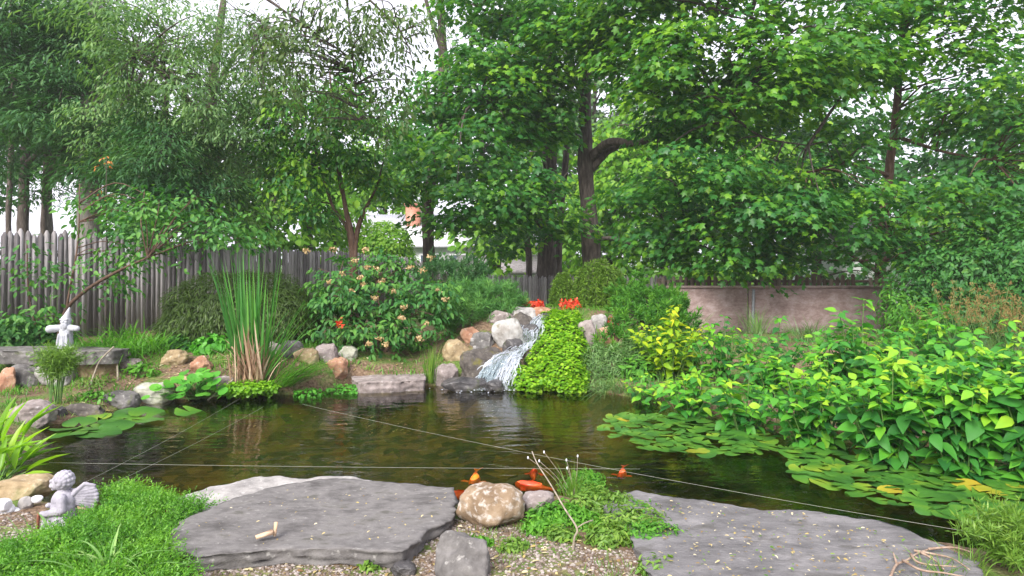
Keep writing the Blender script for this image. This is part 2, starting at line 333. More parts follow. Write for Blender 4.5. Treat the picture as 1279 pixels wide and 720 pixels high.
def mat_water():
    m, t, N, L, b = M('pond water'); N.remove(b)
    v = coords(N, L, (1, 1, 1)); n1 = noise(N, L, 3.6, 2, coords(N, L, (.8, 1.7, 1)), .5, .5); n2 = noise(N, L, 26, 2, coords(N, L, (.6, 1.5, 1)), .5)
    ad = N.new('ShaderNodeMath'); ad.operation = 'MULTIPLY_ADD'; L.new(n2.outputs[0], ad.inputs[0]); ad.inputs[1].default_value = .11; L.new(n1.outputs[0], ad.inputs[2])
    bp = N.new('ShaderNodeBump'); bp.inputs['Strength'].default_value = .36; bp.inputs['Distance'].default_value = .024; L.new(ad.outputs[0], bp.inputs['Height'])
    fr = N.new('ShaderNodeFresnel'); fr.inputs['IOR'].default_value = 1.33; L.new(bp.outputs[0], fr.inputs['Normal'])
    gl = N.new('ShaderNodeBsdfGlossy'); gl.inputs['Roughness'].default_value = .03; gl.inputs['Color'].default_value = (1, 1, 1, 1); L.new(bp.outputs[0], gl.inputs['Normal'])
    tr = N.new('ShaderNodeBsdfTransparent'); tr.inputs[0].default_value = (.72, .70, .42, 1)
    mx = N.new('ShaderNodeMixShader'); L.new(fr.outputs[0], mx.inputs[0]); L.new(tr.outputs[0], mx.inputs[1]); L.new(gl.outputs[0], mx.inputs[2])
    L.new(mx.outputs[0], N['Material Output'].inputs[0]); return m
def mat_falls():
    m, t, N, L, b = M('falling water'); b.inputs['Base Color'].default_value = (.66, .71, .79, 1); b.inputs['Roughness'].default_value = .3
    tr = N.new('ShaderNodeBsdfTransparent'); mx = N.new('ShaderNodeMixShader'); mx.inputs[0].default_value = .40
    L.new(tr.outputs[0], mx.inputs[1]); L.new(b.outputs[0], mx.inputs[2]); L.new(mx.outputs[0], N['Material Output'].inputs[0]); return m
def mat_clear():
    m, t, N, L, b = M('clear running water'); N.remove(b); nz = noise(N, L, 14, 3, coords(N, L, (2, 1, .6))); bp = N.new('ShaderNodeBump'); bp.inputs['Strength'].default_value = .8; bp.inputs['Distance'].default_value = .04; L.new(nz.outputs[0], bp.inputs['Height'])
    gl = N.new('ShaderNodeBsdfGlossy'); gl.inputs['Roughness'].default_value = .08; L.new(bp.outputs[0], gl.inputs['Normal']); tr = N.new('ShaderNodeBsdfTransparent'); tr.inputs[0].default_value = (.72, .78, .78, 1); fr = N.new('ShaderNodeFresnel'); fr.inputs[0].default_value = 1.30; L.new(bp.outputs[0], fr.inputs['Normal'])
    mx = N.new('ShaderNodeMixShader'); L.new(fr.outputs[0], mx.inputs[0]); L.new(tr.outputs[0], mx.inputs[1]); L.new(gl.outputs[0], mx.inputs[2]); L.new(mx.outputs[0], N['Material Output'].inputs[0]); return m
def mat_brick():
    m, t, N, L, b = M('chimney brick'); br = N.new('ShaderNodeTexBrick'); br.inputs['Scale'].default_value = 9
    br.inputs[1].default_value = (.45, .13, .07, 1); br.inputs[2].default_value = (.55, .2, .11, 1); br.inputs[3].default_value = (.5, .42, .38, 1)
    L.new(coords(N, L, (1, 1, 1), 'Object', (math.radians(90), 0, 0)), br.inputs[0]); L.new(br.outputs[0], b.inputs['Base Color']); return m
def mat_wall():
    m, t, N, L, b = M('weathered pinkish boards'); v = coords(N, L, (1, 1, 1.7))
    n1 = noise(N, L, 3.4, 10, v, .78, .2); r = ramp(N, [(.17, .115, .10), (.29, .205, .19), (.41, .32, .31), (.54, .47, .47)], [.3, .47, .6, .76]); L.new(n1.outputs[0], r.inputs[0])
    L.new(r.outputs[0], b.inputs['Base Color']); b.inputs['Roughness'].default_value = .85; n2 = noise(N, L, 20, 6, v, .7); bump(N, L, n2.outputs[0], .6, .02, b); return m
def mat_koi(name, c1, c2, th):
    m, t, N, L, b = M(name); n1 = noise(N, L, 7, 2, coords(N, L)); r = ramp(N, [c1, c2], [th, th + .05]); L.new(n1.outputs[0], r.inputs[0]); L.new(r.outputs[0], b.inputs['Base Color'])
    b.inputs['Roughness'].default_value = .35; return m
G['ground'] = mat_ground(); G['water'] = mat_water(); G['falls'] = mat_falls(); G['clearwater'] = mat_clear(); G['brick'] = mat_brick(); G['wall'] = mat_wall()
G['koi_orange'] = mat_koi('orange koi skin', (.85, .17, .012), (.9, .25, .02), .5); G['koi_red'] = mat_koi('red koi skin', (.75, .06, .02), (.9, .13, .03), .5)
G['koi_dark'] = mat_koi('dark koi skin', (.06, .06, .05), (.22, .20, .17), .55)
G['koi_mouth'] = plain('koi mouth', [(.02, .015, .012), (.04, .02, .015)], 9, .5, 0)
G['cord'] = plain('pale fishing line', [(.34, .35, .28), (.45, .45, .38)], 30, .5, 0)
G['gravelmat'] = leaf_mat('gravel stones', [(.08, .06, .045), (.145, .112, .09), (.215, .178, .158), (.36, .325, .30)], 0, .85, .3)
G['redrod'] = plain('rusty red rod', [(.12, .035, .02), (.20, .07, .045)], 20, .7, .3)
G['mossmat'] = plain('moss bank', [(.05, .08, .02), (.10, .13, .04), (.19, .17, .08)], 8, .95, .8, .03)
G['peat'] = plain('dark planting soil', [(.02, .025, .01), (.045, .05, .02)], 10, .95, .6, .03)
G['woodchip'] = plain('split wood chip', [(.48, .32, .20), (.62, .46, .33)], 20, .8, .4)

# ------------------------------------------------------------------ ground and pond
POND_PX = [(20, 600), (28, 560), (60, 534), (110, 521), (160, 509), (205, 501), (262, 498), (300, 492), (350, 494), (405, 488), (440, 482), (530, 483),
           (560, 481), (600, 486), (640, 488), (690, 489), (740, 488), (790, 498), (850, 508), (930, 525), (1000, 535), (1100, 545), (1200, 560), (1330, 580), (1460, 620), (1500, 690),
           (1330, 705), (1225, 692), (1100, 668), (920, 648), (800, 634), (735, 630), (690, 622), (640, 636), (572, 630), (550, 622), (365, 622), (230, 646), (130, 640), (60, 625)]
POND = np.array([on(x, y, 0)[:2] for x, y in POND_PX])
def pond_sd(P):
    A = POND; B = np.roll(POND, -1, 0); best = np.full(len(P), 1e9); ins = np.zeros(len(P), bool)
    for a_, b_ in zip(A, B):
        ab = b_ - a_; t = np.clip(((P - a_) @ ab) / (ab @ ab), 0, 1); d = np.linalg.norm(P - a_ - t[:, None] * ab, axis=1); best = np.minimum(best, d)
        c = ((a_[1] > P[:, 1]) != (b_[1] > P[:, 1])) & (P[:, 0] < (b_[0] - a_[0]) * (P[:, 1] - a_[1]) / (b_[1] - a_[1] + 1e-12) + a_[0]); ins ^= c
    return np.where(ins, -best, best)
def height(P):
    P = np.asarray(P, float).reshape(-1, 2); s = pond_sd(P); X, Y = P[:, 0], P[:, 1]
    out = .12 * sstep(0, .28, s)
    out = out + .33 * sstep(8.3, 9.7, Y) * sstep(-.6, -3.0, X) + .22 * sstep(9.6, 11, Y) * (1 - sstep(-.6, -3.0, X))
    out = out + .55 * sstep(9.25, 11.5, Y) * sstep(-1.6, -.3, X) * (1 - sstep(1.6, 3.6, X)) * (1 - sstep(12.6, 14.5, Y))
    out = out - .2 * sstep(13, 16, Y) * sstep(-4, -1, X)
    ins = -np.minimum(.5, -s * .9 + .02)
    z = np.where(s > 0, out, ins)
    P3 = np.stack([X, Y, X * 0], 1); near = 1 - sstep(25, 40, np.hypot(X, Y))
    return z + near * (.025 * fbm(P3, 1.4, 4, 3) * sstep(0, .3, np.abs(s)) + .03 * fbm(P3, 3.2, 2, 9) * (s < -.1))
def gz(x, y): return float(height(np.array([[x, y]]))[0])
def gzs(P): return height(np.asarray(P)[:, :2])
gx = np.concatenate([-np.geomspace(240, 12, 22)[:-1], np.arange(-12, 12.01, .09), np.geomspace(12, 240, 22)[1:]])
gy = np.concatenate([np.linspace(-30, .5, 8), np.arange(1.0, 21, .09), np.geomspace(21, 400, 26)])
XX, YY = np.meshgrid(gx, gy); Pg = np.stack([XX.ravel(), YY.ravel()], 1); Zg = height(Pg)
mb = MB(); nx = len(gx); i = (np.arange(len(gy) - 1)[:, None] * nx + np.arange(nx - 1)[None]).ravel()
mb.add(np.column_stack([Pg, Zg]), [np.stack([i, i + 1, i + nx + 1, i + nx], 1)])
tag(build('ground', mb, G['ground'], smooth=True), kind='structure')
mb = MB(); c = POND.mean(0); ring = c + (POND - c) * 1.0
# the water sheet follows the pond outline, pushed a little into the bank
A = np.roll(POND, 1, 0); B = np.roll(POND, -1, 0); tn = norm(B - A); nrm = np.stack([tn[:, 1], -tn[:, 0]], 1)
area = .5 * np.sum(POND[:, 0] * np.roll(POND[:, 1], -1) - np.roll(POND[:, 0], -1) * POND[:, 1]); nrm = nrm * np.sign(area)
W_ = POND + nrm * .06
mb.add(np.column_stack([W_, np.zeros(len(W_))]), [np.arange(len(W_))[None] if area > 0 else np.arange(len(W_))[::-1][None]])
tag(build('pond_water', mb, G['water']), kind='structure')

# thin scattering veil added to lift shadows: one closed box round the garden, sky outside
_h = bpy.data.materials.new('air'); _h.use_nodes = True; _N = _h.node_tree.nodes; _N.remove(_N['Principled BSDF']); _pv = _N.new('ShaderNodeVolumePrincipled')
_pv.inputs['Density'].default_value = .0013; _pv.inputs['Color'].default_value = (.90, .93, .96, 1); _pv.inputs['Anisotropy'].default_value = .2; _h.node_tree.links.new(_pv.outputs[0], _N['Material Output'].inputs['Volume'])
mb = MB(); box(mb, (-245, -32, -2), (245, 405, 30)); tag(build('added_haze', mb, _h), kind='stuff')

# ------------------------------------------------------------------ fences and wall
def picket_fence(A, B, zA, zB, hA, hB, pitch, wd, mat, name, label, cat='fence', point=.07, skip=(), thick=.018, rails=True, group=None, panel_len=2.4):
    A, B = np.array(A, float), np.array(B, float); Lf = np.linalg.norm(B - A); dr = (B - A) / Lf; nr = np.array([-dr[1], dr[0]])
    root = thing(name, label, cat, (*A, zA), group)
    npan = max(1, round(Lf / panel_len)); pl = Lf / npan
    for k in range(npan):
        m = MB(); s0 = k * pl
        for s in np.arange(s0 + pitch / 2, s0 + pl, pitch):
            if any(a_ < s < b_ for a_, b_ in skip): continue
            t = s / Lf; z0 = zA + (zB - zA) * t + rng.normal(0, .01); h = (hA + (hB - hA) * t) + rng.normal(0, .028); hw = wd / 2 * rng.uniform(.92, 1.0)
            c0 = A + dr * s + nr * rng.normal(0, .004); ln = rng.normal(0, .013)
            prof = [(-hw, 0), (hw, 0), (hw + ln, h - point), (hw * .22 + ln, h), (-hw * .22 + ln, h), (-hw + ln, h - point)]
            V = [[*(c0 + dr * u + nr * o_), z0 + v_] for o_ in (-thick / 2, thick / 2) for u, v_ in prof]
            q = np.array([[j, (j + 1) % 6, (j + 1) % 6 + 6, j + 6] for j in range(6)])
            m.add(V, [np.array([[5, 4, 3, 2, 1, 0]]), np.array([[6, 7, 8, 9, 10, 11]]), q], rng.uniform(0, 1))
        if m.n: build('picket_panel', m, mat, root)
    if rails:
        for fr in (.2, .8):
            m = MB(); P0 = np.array([*(A + nr * .045), zA + hA * fr]); P1 = np.array([*(B + nr * .045), zB + hB * fr]); tube(m, [P0, P1], .035, 4, .4); build('rail', m, mat, root)
        for k in range(npan + 1):
            p = A + dr * min(k * pl, Lf) + nr * .10; z0 = zA + (zB - zA) * k / npan; h = (hA + (hB - hA) * k / npan) * .93
            m = MB(); tube(m, [[*p, z0 - .25], [*p, z0 + h]], .055, 8, .4); build('post', m, mat, root)
    return root
P0, P1 = np.array([-7.88, 10.5]), np.array([-3.05, 20.0]); Pm = P0 - (P1 - P0) * .22
picket_fence(Pm, P1, .55, .05, 1.76, 1.86, .098, .093, G['fence'], 'stockade_fence', 'tall weathered grey stockade fence with pointed pickets running back along the left side')
P2 = np.array([-.89, 19.0]); P3 = np.array([3.35, 15.0])
picket_fence(P1 + [.05, -.05], P2, .05, -.2, 1.84, 1.6, .098, .093, G['fence'], 'stockade_fence', 'grey stockade fence section half hidden behind the flowering shrub and pine')
picket_fence(P2 + [.03, -.03], P3, -.2, -.15, 1.6, 1.6, .105, .098, G['fence'], 'stockade_fence', 'grey stockade fence behind the waterfall and the red flowers')
picket_fence((3.2, 14.75), (8.2, 14.75), .95, .95, .47, .47, .125, .085, G['fence_brown'], 'picket_fence', 'low brown picket fence with gaps standing just behind the pinkish wall', point=.03, skip=((4.28, 4.45), (1.45, 1.62)))
wr = thing('garden_wall', 'weathered pinkish brown wall of wide boards behind the leafy green shrubs', 'wall', (5.4, 14.1, 0))
for x0, x1 in ((3.25, 4.86), (4.90, 7.75)):
    m = MB(); box(m, (x0, 14.1, -.1), (x1, 14.2, 1.20), .5); build('panel', m, G['wall'], wr)
m = MB(); box(m, (3.2, 14.07, 1.203), (7.8, 14.24, 1.25), .5); build('cap_board', m, G['wall'], wr)
m = MB(); tube(m, [(4.94, 14.05, 0), (4.97, 14.05, 1.18)], .028, 8); build('pole', m, G['metal'], wr)

# ------------------------------------------------------------------ buildings beyond the fence
def gable(root, x0, x1, y0, y1, z0, eave, ridge, wall, roof, over=.35):
    m = MB(); xm = (y0 + y1) / 2
    V = [(x0, y0, z0), (x1, y0, z0), (x1, y1, z0), (x0, y1, z0), (x0, y0, eave), (x1, y0, eave), (x1, y1, eave), (x0, y1, eave), (x0, xm, ridge), (x1, xm, ridge)]
    m.add(V, [np.array([[0, 1, 5, 4], [2, 3, 7, 6]]), np.array([[1, 2, 6, 9, 5], [3, 0, 4, 8, 7]])]); build('wall', m, wall, root)
    m = MB(); sl = (ridge - eave) / (xm - y0); th = .14
    for s in (0, 1):
        ye = y0 - over if s == 0 else y1 + over; ze = eave - over * sl
        V = [(x0 - over, ye, ze + .02), (x1 + over, ye, ze + .02), (x1 + over, xm, ridge + .02), (x0 - over, xm, ridge + .02)]
        V = V + [(a_, b_, c_ + th) for a_, b_, c_ in V]
        m.add(V, [np.array([[3, 2, 1, 0], [4, 5, 6, 7], [0, 1, 5, 4], [1, 2, 6, 5], [2, 3, 7, 6], [3, 0, 4, 7]])])
    return build('roof', m, roof, root)
def window(root, x, y, z, w_, h_):
    m = MB(); box(m, (x - w_ / 2 - .06, y - .05, z - .06), (x + w_ / 2 + .06, y - .005, z + h_ + .06)); fr = build('window', m, G['siding'], root)
    m = MB(); 
    for k in (0, 1): box(m, (x - w_ / 2, y - .07, z + k * h_ / 2 + .02), (x + w_ / 2, y - .053, z + (k + 1) * h_ / 2 - .02))
    build('pane', m, G['glass'], fr)
h1 = thing('house', 'white house with a pale roof and brick chimney behind the clipped dome shrub', 'house', (-4, 32, 0))
rf = gable(h1, -7.6, -1.6, 30, 38, -.2, 2.5, 4.0, G['siding'], G['roof_pale'])
cp = at(517, 283, 32.5); m = MB(); box(m, (cp[0] - .33, 32.2, 2.7), (cp[0] + .33, 32.9, at(517, 258, 32.5)[2])); ch = build('chimney', m, G['brick'], rf)
m = MB(); box(m, (cp[0] - .39, 32.14, at(517, 258, 32.5)[2] + .003), (cp[0] + .39, 32.96, at(517, 255, 32.5)[2])); build('cap', m, G['brick'], ch)
for x in (-5.6, -3.6, -2.3): window(h1, x, 30, .9, .8, 1.2)
h2 = thing('shed', 'low white shed with a grey roof glimpsed past the tree trunks beyond the fence', 'shed', (-.8, 26, 0))
gable(h2, -2.0, 1.2, 26, 29, -.2, 1.35, 1.9, G['siding'], G['roof_grey'], .2)
h4 = thing('house', 'white house wall seen between trunks beyond the back fence', 'house', (-.6, 36, 0))
gable(h4, -1.8, 3.4, 36, 42, -.2, 2.7, 3.9, G['siding'], G['roof_pale'])
for x in (-.6, 1.8): window(h4, x, 36, .9, .9, 1.2)
h3 = thing('house', 'white house glimpsed through leaves beyond the right end of the picket fence', 'house', (16, 30, 0))
gable(h3, 13.5, 21, 27, 34, -.2, 2.3, 3.6, G['siding'], G['roof_grey'])
window(h3, 16.8, 27, .9, .9, 1.2)

# ------------------------------------------------------------------ trees
def rand_in_ellipsoid(n, c, r, shell=.45):
    d = norm(rng.normal(0, 1, (n, 3))); t = rng.uniform(shell ** 3, 1, n) ** (1 / 3)
    return c + d * t[:, None] * r, d
def crown_leaves(mb, ell, spray, per, R, size, width, kind, droop=.45, tilt=.7, tvar=.2, skel=None, tw=None, branch=.3, shell=.4, hang=0.0, tmean=.5, lump=.55):
    """sprays of leaves through ellipsoids; a share of the sprays is joined to the nearest limb by a twig"""
    for el in ell:
        c, r = np.asarray(el[0], float), np.asarray(el[1], float); toff = el[2] if len(el) > 2 else 0.0  # tint offset: backlit yellow above, bluish sky sheen below, put into leaf colour
        n = spray if np.isscalar(spray) else max(4, int(1.75 * spray[0] * r[0] * r[2]))
        C, d = rand_in_ellipsoid(int(n * 1.5), c, r, shell)
        keep = fbm(C, 1.0 / max(.5, .35 * r.max()), 2, int(abs(c[0] * 7 + c[2] * 3)) % 97) > -lump      # uneven outline, gaps
        C, d = C[keep][:n], d[keep][:n]; n = len(C)
        if n == 0: continue
        out = norm(d * [1, 1, .25] + rng.normal(0, .3, (n, 3)) * [1, 1, .3])
        side = norm(np.cross(out, [0, 0, 1.0])); up = np.array([0, 0, 1.0])
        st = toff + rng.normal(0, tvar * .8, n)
        if skel is not None and tw is not None:
            for k in np.nonzero(rng.uniform(0, 1, n) < branch)[0]:
                dd = np.linalg.norm((skel - C[k]) * [1, 1, 1.4], axis=1); s = skel[np.argmin(dd + (skel[:, 2] > C[k, 2]) * .8)]
                mid = (s + C[k]) / 2 + [0, 0, .12 * np.linalg.norm(C[k] - s)] + rng.normal(0, .06 * np.linalg.norm(C[k] - s), 3)
                path = catmull([s, mid, C[k]], 4); Ls = np.linalg.norm(C[k] - s); tube(tw, path, np.linspace(R * (.016 + .022 * Ls), .004, len(path)), 5, .5, cap=False)
        a_ = rng.uniform(0, 2 * np.pi, (n, per)); q = np.sqrt(rng.uniform(0, 1, (n, per))); rr = q * R * rng.uniform(.7, 1.25, (n, 1))
        co, si = np.cos(a_)[..., None], np.sin(a_)[..., None]
        rad = co * out[:, None] + si * side[:, None]
        P = C[:, None] + rad * rr[..., None] * [1, 1, .6] + up * (rng.normal(0, .16 * R, (n, per)) - droop * rr * q - hang * rng.uniform(0, 1, (n, per)))[..., None]
        Nn = up * (1 - .3 * tilt) + tilt * (.75 * out[:, None] + .45 * rad) + rng.normal(0, .32, (n, per, 3))
        U = rad + .4 * out[:, None] - up * (.35 + droop + 2.0 * hang) + rng.normal(0, .35, (n, per, 3))
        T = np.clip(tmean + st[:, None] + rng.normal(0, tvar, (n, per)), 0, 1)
        m_ = n * per
        put_leaves(mb, P.reshape(m_, 3), Nn.reshape(m_, 3), U.reshape(m_, 3), rng.uniform(.7, 1.2, m_) * size, width, kind, T.ravel())
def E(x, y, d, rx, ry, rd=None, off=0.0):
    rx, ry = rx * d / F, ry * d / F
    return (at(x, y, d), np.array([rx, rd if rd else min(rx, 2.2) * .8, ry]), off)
def tree(name, label, trunks, ell, leafmat, bark, spray=60, per=30, R=.5, size=.15, width=.9, kind='maple', cat='tree', group=None, limbs=(), **kw):
    """trunks/limbs: lists of (point, radius) paths"""
    base = trunks[0][0][0]; root = thing(name, label, cat, base, group); tw = MB(); sk = []
    for k, path in enumerate(list(trunks) + list(limbs)):
        P = catmull([p for p, _ in path], 6); R_ = np.interp(np.linspace(0, 1, len(P)), np.linspace(0, 1, len(path)), [r for _, r in path])
        wob = np.stack([fbm(P + 31 * k, .8, 2, 5), fbm(P + 57 + 31 * k, .8, 2, 6), P[:, 0] * 0], 1) * np.minimum(.35 * R_, .04)[:, None]
        tube(tw, P + wob, R_, 12 if R_.max() > .08 else 7, .5, .16, seed=k); sk.append(P)
    cr = MB(); crown_leaves(cr, ell, spray, per, R, size, width, kind, skel=np.vstack(sk), tw=tw, **kw)
    build('trunk', tw, bark, root, smooth=True); 
    if cr.n: build('crown', cr, leafmat, root)
    return root
def tp(*pts): return [(at(x, y, d), r) for x, y, d, r in pts]
def gbase(x, d, r):                                     # where a trunk meets the ground
    X = (x - 640) / F * d; return (np.array([X, d, gz(X, d) - .1]), r)

# the big maple: trunk right of centre, crown sweeping over the right half
tree('maple_tree', 'large maple with a bare low limb reaching right over the back fence', 
     [[gbase(741, 16.8, .27)] + tp((740, 330, 16.8, .24), (737, 270, 16.8, .21), (731, 190, 16.8, .18), (732, 100, 16.8, .15), (735, 10, 16.8, .12), (742, -90, 16.8, .07))],
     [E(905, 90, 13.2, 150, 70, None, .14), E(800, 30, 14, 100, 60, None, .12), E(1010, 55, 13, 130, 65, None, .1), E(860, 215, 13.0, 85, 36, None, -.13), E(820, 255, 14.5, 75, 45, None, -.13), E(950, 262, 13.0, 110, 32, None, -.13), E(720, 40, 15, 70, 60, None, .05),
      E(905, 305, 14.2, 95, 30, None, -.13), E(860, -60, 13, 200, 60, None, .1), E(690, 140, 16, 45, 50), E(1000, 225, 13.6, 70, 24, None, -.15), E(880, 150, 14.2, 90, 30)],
     G['maple'], G['bark'], (22,), 40, .55, .15, .95, 'maple', tilt=.5,
     limbs=[tp((734, 200, 16.8, .13), (760, 178, 16.2, .10), (800, 178, 15.4, .075), (850, 150, 14.4, .05), (930, 110, 13.2, .02)),
            tp((733, 218, 16.8, .10), (765, 186, 16.6, .075), (815, 174, 16.2, .05), (850, 130, 15.5, .02)),
            tp((742, 300, 16.8, .06), (765, 298, 16.4, .05), (800, 307, 15.8, .038), (858, 304, 15, .015)),
            tp((732, 90, 16.8, .09), (770, 40, 16, .06), (840, 10, 14.5, .03), (960, 30, 13, .012)),
            tp((731, 120, 16.8, .08), (690, 70, 16.6, .05), (640, 40, 16.2, .02)),
            tp((900, 130, 13.6, .03), (950, 170, 13.4, .025), (1010, 182, 13.2, .012))], branch=.22)
tree('maple_tree', 'dark double trunked maple rising just left of the large maple trunk',
     [[gbase(684, 18.2, .27)] + tp((684, 330, 18.2, .25), (684, 280, 18.2, .22), (688, 200, 18.2, .19), (684, 100, 18.2, .15), (678, 0, 18.2, .11), (676, -90, 18.2, .06)),
      [gbase(696, 18.6, .12)] + tp((698, 300, 18.6, .10), (703, 230, 18.6, .09), (712, 130, 18.6, .07), (716, 20, 18.6, .04))],
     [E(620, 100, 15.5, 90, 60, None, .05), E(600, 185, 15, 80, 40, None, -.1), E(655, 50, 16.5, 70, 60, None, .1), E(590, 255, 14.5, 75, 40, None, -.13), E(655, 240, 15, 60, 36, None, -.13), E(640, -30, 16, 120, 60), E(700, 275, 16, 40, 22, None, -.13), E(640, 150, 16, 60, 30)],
     G['maple'], G['bark'], (19,), 38, .52, .15, .95, 'maple', tmean=.5, tilt=.5,
     limbs=[tp((686, 190, 18.2, .10), (650, 150, 17.2, .06), (600, 120, 15.8, .02)), tp((684, 80, 18.2, .08), (650, 40, 17, .05), (600, 10, 16, .02))], branch=.2)
tree('maple_tree', 'slim straight tree with grey brown trunk right of the brick chimney',
     [[gbase(536, 17.2, .17)] + tp((536, 320, 17.2, .16), (537, 240, 17.2, .145), (548, 180, 17.2, .135), (553, 90, 17.2, .12), (551, 20, 17.2, .10), (549, -80, 17.2, .05))],
     [E(520, 150, 16, 50, 45), E(500, 215, 15.5, 45, 40), E(548, 215, 15.5, 42, 38), E(560, 120, 16, 40, 40), E(590, 70, 16, 38, 32)],
     G['maple'], G['bark'], (17,), 28, .42, .14, .95, 'maple',
     limbs=[tp((552, 60, 17.2, .07), (535, 10, 17.2, .05), (520, -60, 17.2, .03)), tp((550, 150, 17.2, .04), (520, 140, 16.6, .025), (500, 150, 16, .01))], branch=.25)
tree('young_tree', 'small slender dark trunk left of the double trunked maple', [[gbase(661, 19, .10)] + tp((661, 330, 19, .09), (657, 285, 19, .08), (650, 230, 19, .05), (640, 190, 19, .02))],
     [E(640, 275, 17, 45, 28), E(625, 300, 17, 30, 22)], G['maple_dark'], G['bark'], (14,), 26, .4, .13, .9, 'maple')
tree('maple_tree', 'maple with a slim reddish trunk and dense layered leaves at the right',
     [[gbase(1102, 14.9, .12)] + tp((1104, 310, 14.9, .11), (1108, 240, 14.9, .10), (1118, 160, 14.9, .085), (1124, 90, 14.9, .07), (1130, 0, 14.9, .04))],
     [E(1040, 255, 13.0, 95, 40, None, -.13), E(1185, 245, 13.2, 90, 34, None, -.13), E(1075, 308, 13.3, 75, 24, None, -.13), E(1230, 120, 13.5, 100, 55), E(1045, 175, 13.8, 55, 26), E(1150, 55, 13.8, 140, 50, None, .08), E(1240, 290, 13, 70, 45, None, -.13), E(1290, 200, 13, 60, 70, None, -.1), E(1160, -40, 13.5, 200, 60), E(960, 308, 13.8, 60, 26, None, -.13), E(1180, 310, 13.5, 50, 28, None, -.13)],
     G['maple'], G['bark_warm'], (21,), 38, .5, .14, .95, 'maple', tilt=.5, limbs=[tp((1112, 220, 14.9, .05), (1060, 205, 14.2, .03), (1010, 215, 13.5, .012)), tp((1118, 170, 14.9, .05), (1180, 190, 14, .03), (1240, 200, 13.4, .012))], branch=.25, tmean=.48)
# left side
for k, (x, y0, r, lab) in enumerate([(12, 17.5, .07, 'slim hemlock at the far left with bare lower trunk'), (30, 17.0, .125, 'thick trunked dark hemlock with tiered boughs above the grey fence'), (56, 17.8, .075, 'leaning slender hemlock right of the thick trunked one')]):
    tree('hemlock_tree', lab, [[gbase(x, y0, r)] + tp((x, 280, y0, r), (x + 3, 170, y0, r * .85), (x + 4, 60, y0, r * .6), (x + 2, -100, y0, r * .3))],
         [[E(-20, 60, 15, 80, 90), E(0, 170, 15.5, 45, 50), E(20, 0, 15, 60, 50)], [E(60, 90, 14.5, 90, 70), E(90, 150, 14.2, 80, 40), E(50, 20, 15, 90, 50), E(30, 200, 15.5, 45, 22)], [E(140, 180, 14.2, 75, 45), E(110, 215, 15, 40, 25), E(110, 60, 15, 70, 60), E(60, 240, 16.2, 35, 12)]][k],
         G['hemlock'], G['bark'], (17,), 80, .55, .17, .22, 'diamond', droop=.35, tilt=.45, branch=.35, lump=.3, group='hemlocks beyond the left fence')
tree('hemlock_tree', 'dark drooping hemlock mass overhanging the fence behind the cattails', [[gbase(190, 13.6, .12)] + tp((195, 260, 13.6, .10), (205, 180, 13.6, .07), (210, 100, 13.6, .03))],
     [E(215, 200, 12.6, 75, 45), E(255, 235, 12.8, 55, 30), E(170, 230, 12.8, 50, 32), E(230, 260, 12.6, 60, 22), E(200, 150, 13, 55, 30)], G['hemlock'], G['bark'], (22,), 85, .5, .16, .2, 'diamond', droop=.75, tilt=.4, lump=.4, tmean=.4)
tree('broad_trunk_tree', 'tree with a wide pale grey trunk behind the left picket fence', [[gbase(112, 15.2, .27)] + tp((112, 290, 15.2, .25), (112, 200, 15.2, .22), (116, 90, 15.2, .18), (120, -60, 15.2, .1))],
     [E(150, 20, 13.5, 110, 60), E(60, -20, 14, 100, 50)], G['willow'], G['bark_grey'], (11,), 40, .5, .16, .3, 'diamond',
     limbs=[tp((114, 190, 15.2, .13), (150, 130, 14.6, .09), (190, 100, 14, .05)), tp((114, 160, 15.2, .1), (160, 120, 15, .07), (210, 40, 14.4, .03))])
tree('willow_tree', 'grey green tree with narrow hanging leaves filling the upper left', [[gbase(250, 17, .2)] + tp((255, 250, 17, .17), (265, 130, 16.5, .13), (280, 0, 16, .07))],
     [E(250, 110, 13.2, 95, 65), E(180, 80, 13, 75, 50), E(300, 180, 13.8, 60, 60), E(330, 70, 14, 60, 55), E(230, 30, 13.3, 110, 45), E(320, 235, 14.2, 55, 40), E(285, 140, 13, 60, 40), E(150, 150, 13.6, 70, 50), E(240, 190, 14, 70, 40), E(360, 140, 14.4, 50, 50)], G['willow'], G['bark'], (27,), 50, .42, .115, .32, 'diamond', tmean=.62, lump=.42,
     droop=.4, hang=.10, tilt=.8, branch=.35, limbs=[tp((262, 160, 16.6, .07), (220, 110, 15, .04), (170, 70, 13.5, .015)), tp((265, 120, 16.5, .07), (300, 60, 15, .04), (330, 30, 14, .015))])
tree('multi_stem_tree', 'small tree with several slender forking stems behind the flowering shrub',
     [[gbase(441, 14, .08)] + tp((441, 310, 14, .075), (432, 260, 14, .05), (420, 180, 14, .035), (412, 90, 14, .015)), [gbase(443, 14, .06)] + tp((444, 305, 14, .055), (455, 265, 14, .04), (470, 235, 14, .02), (480, 200, 14, .012)),
      [gbase(438, 14, .05)] + tp((438, 300, 14, .05), (415, 255, 14, .035), (395, 190, 14, .025), (370, 130, 14, .012))],
     [E(400, 160, 13.5, 75, 55), E(360, 215, 13.6, 55, 40), E(450, 170, 13.8, 55, 45), E(420, 110, 13.8, 60, 35), E(470, 235, 13.8, 30, 30), E(385, 255, 13.8, 50, 25), E(345, 130, 14, 50, 45), E(440, 130, 14.2, 60, 40), E(470, 200, 14.2, 36, 34), E(380, 190, 14, 60, 40)], G['maple'], G['bark_warm'], (21,), 34, .42, .13, .55, 'oval', branch=.3, tmean=.5, lump=.4)
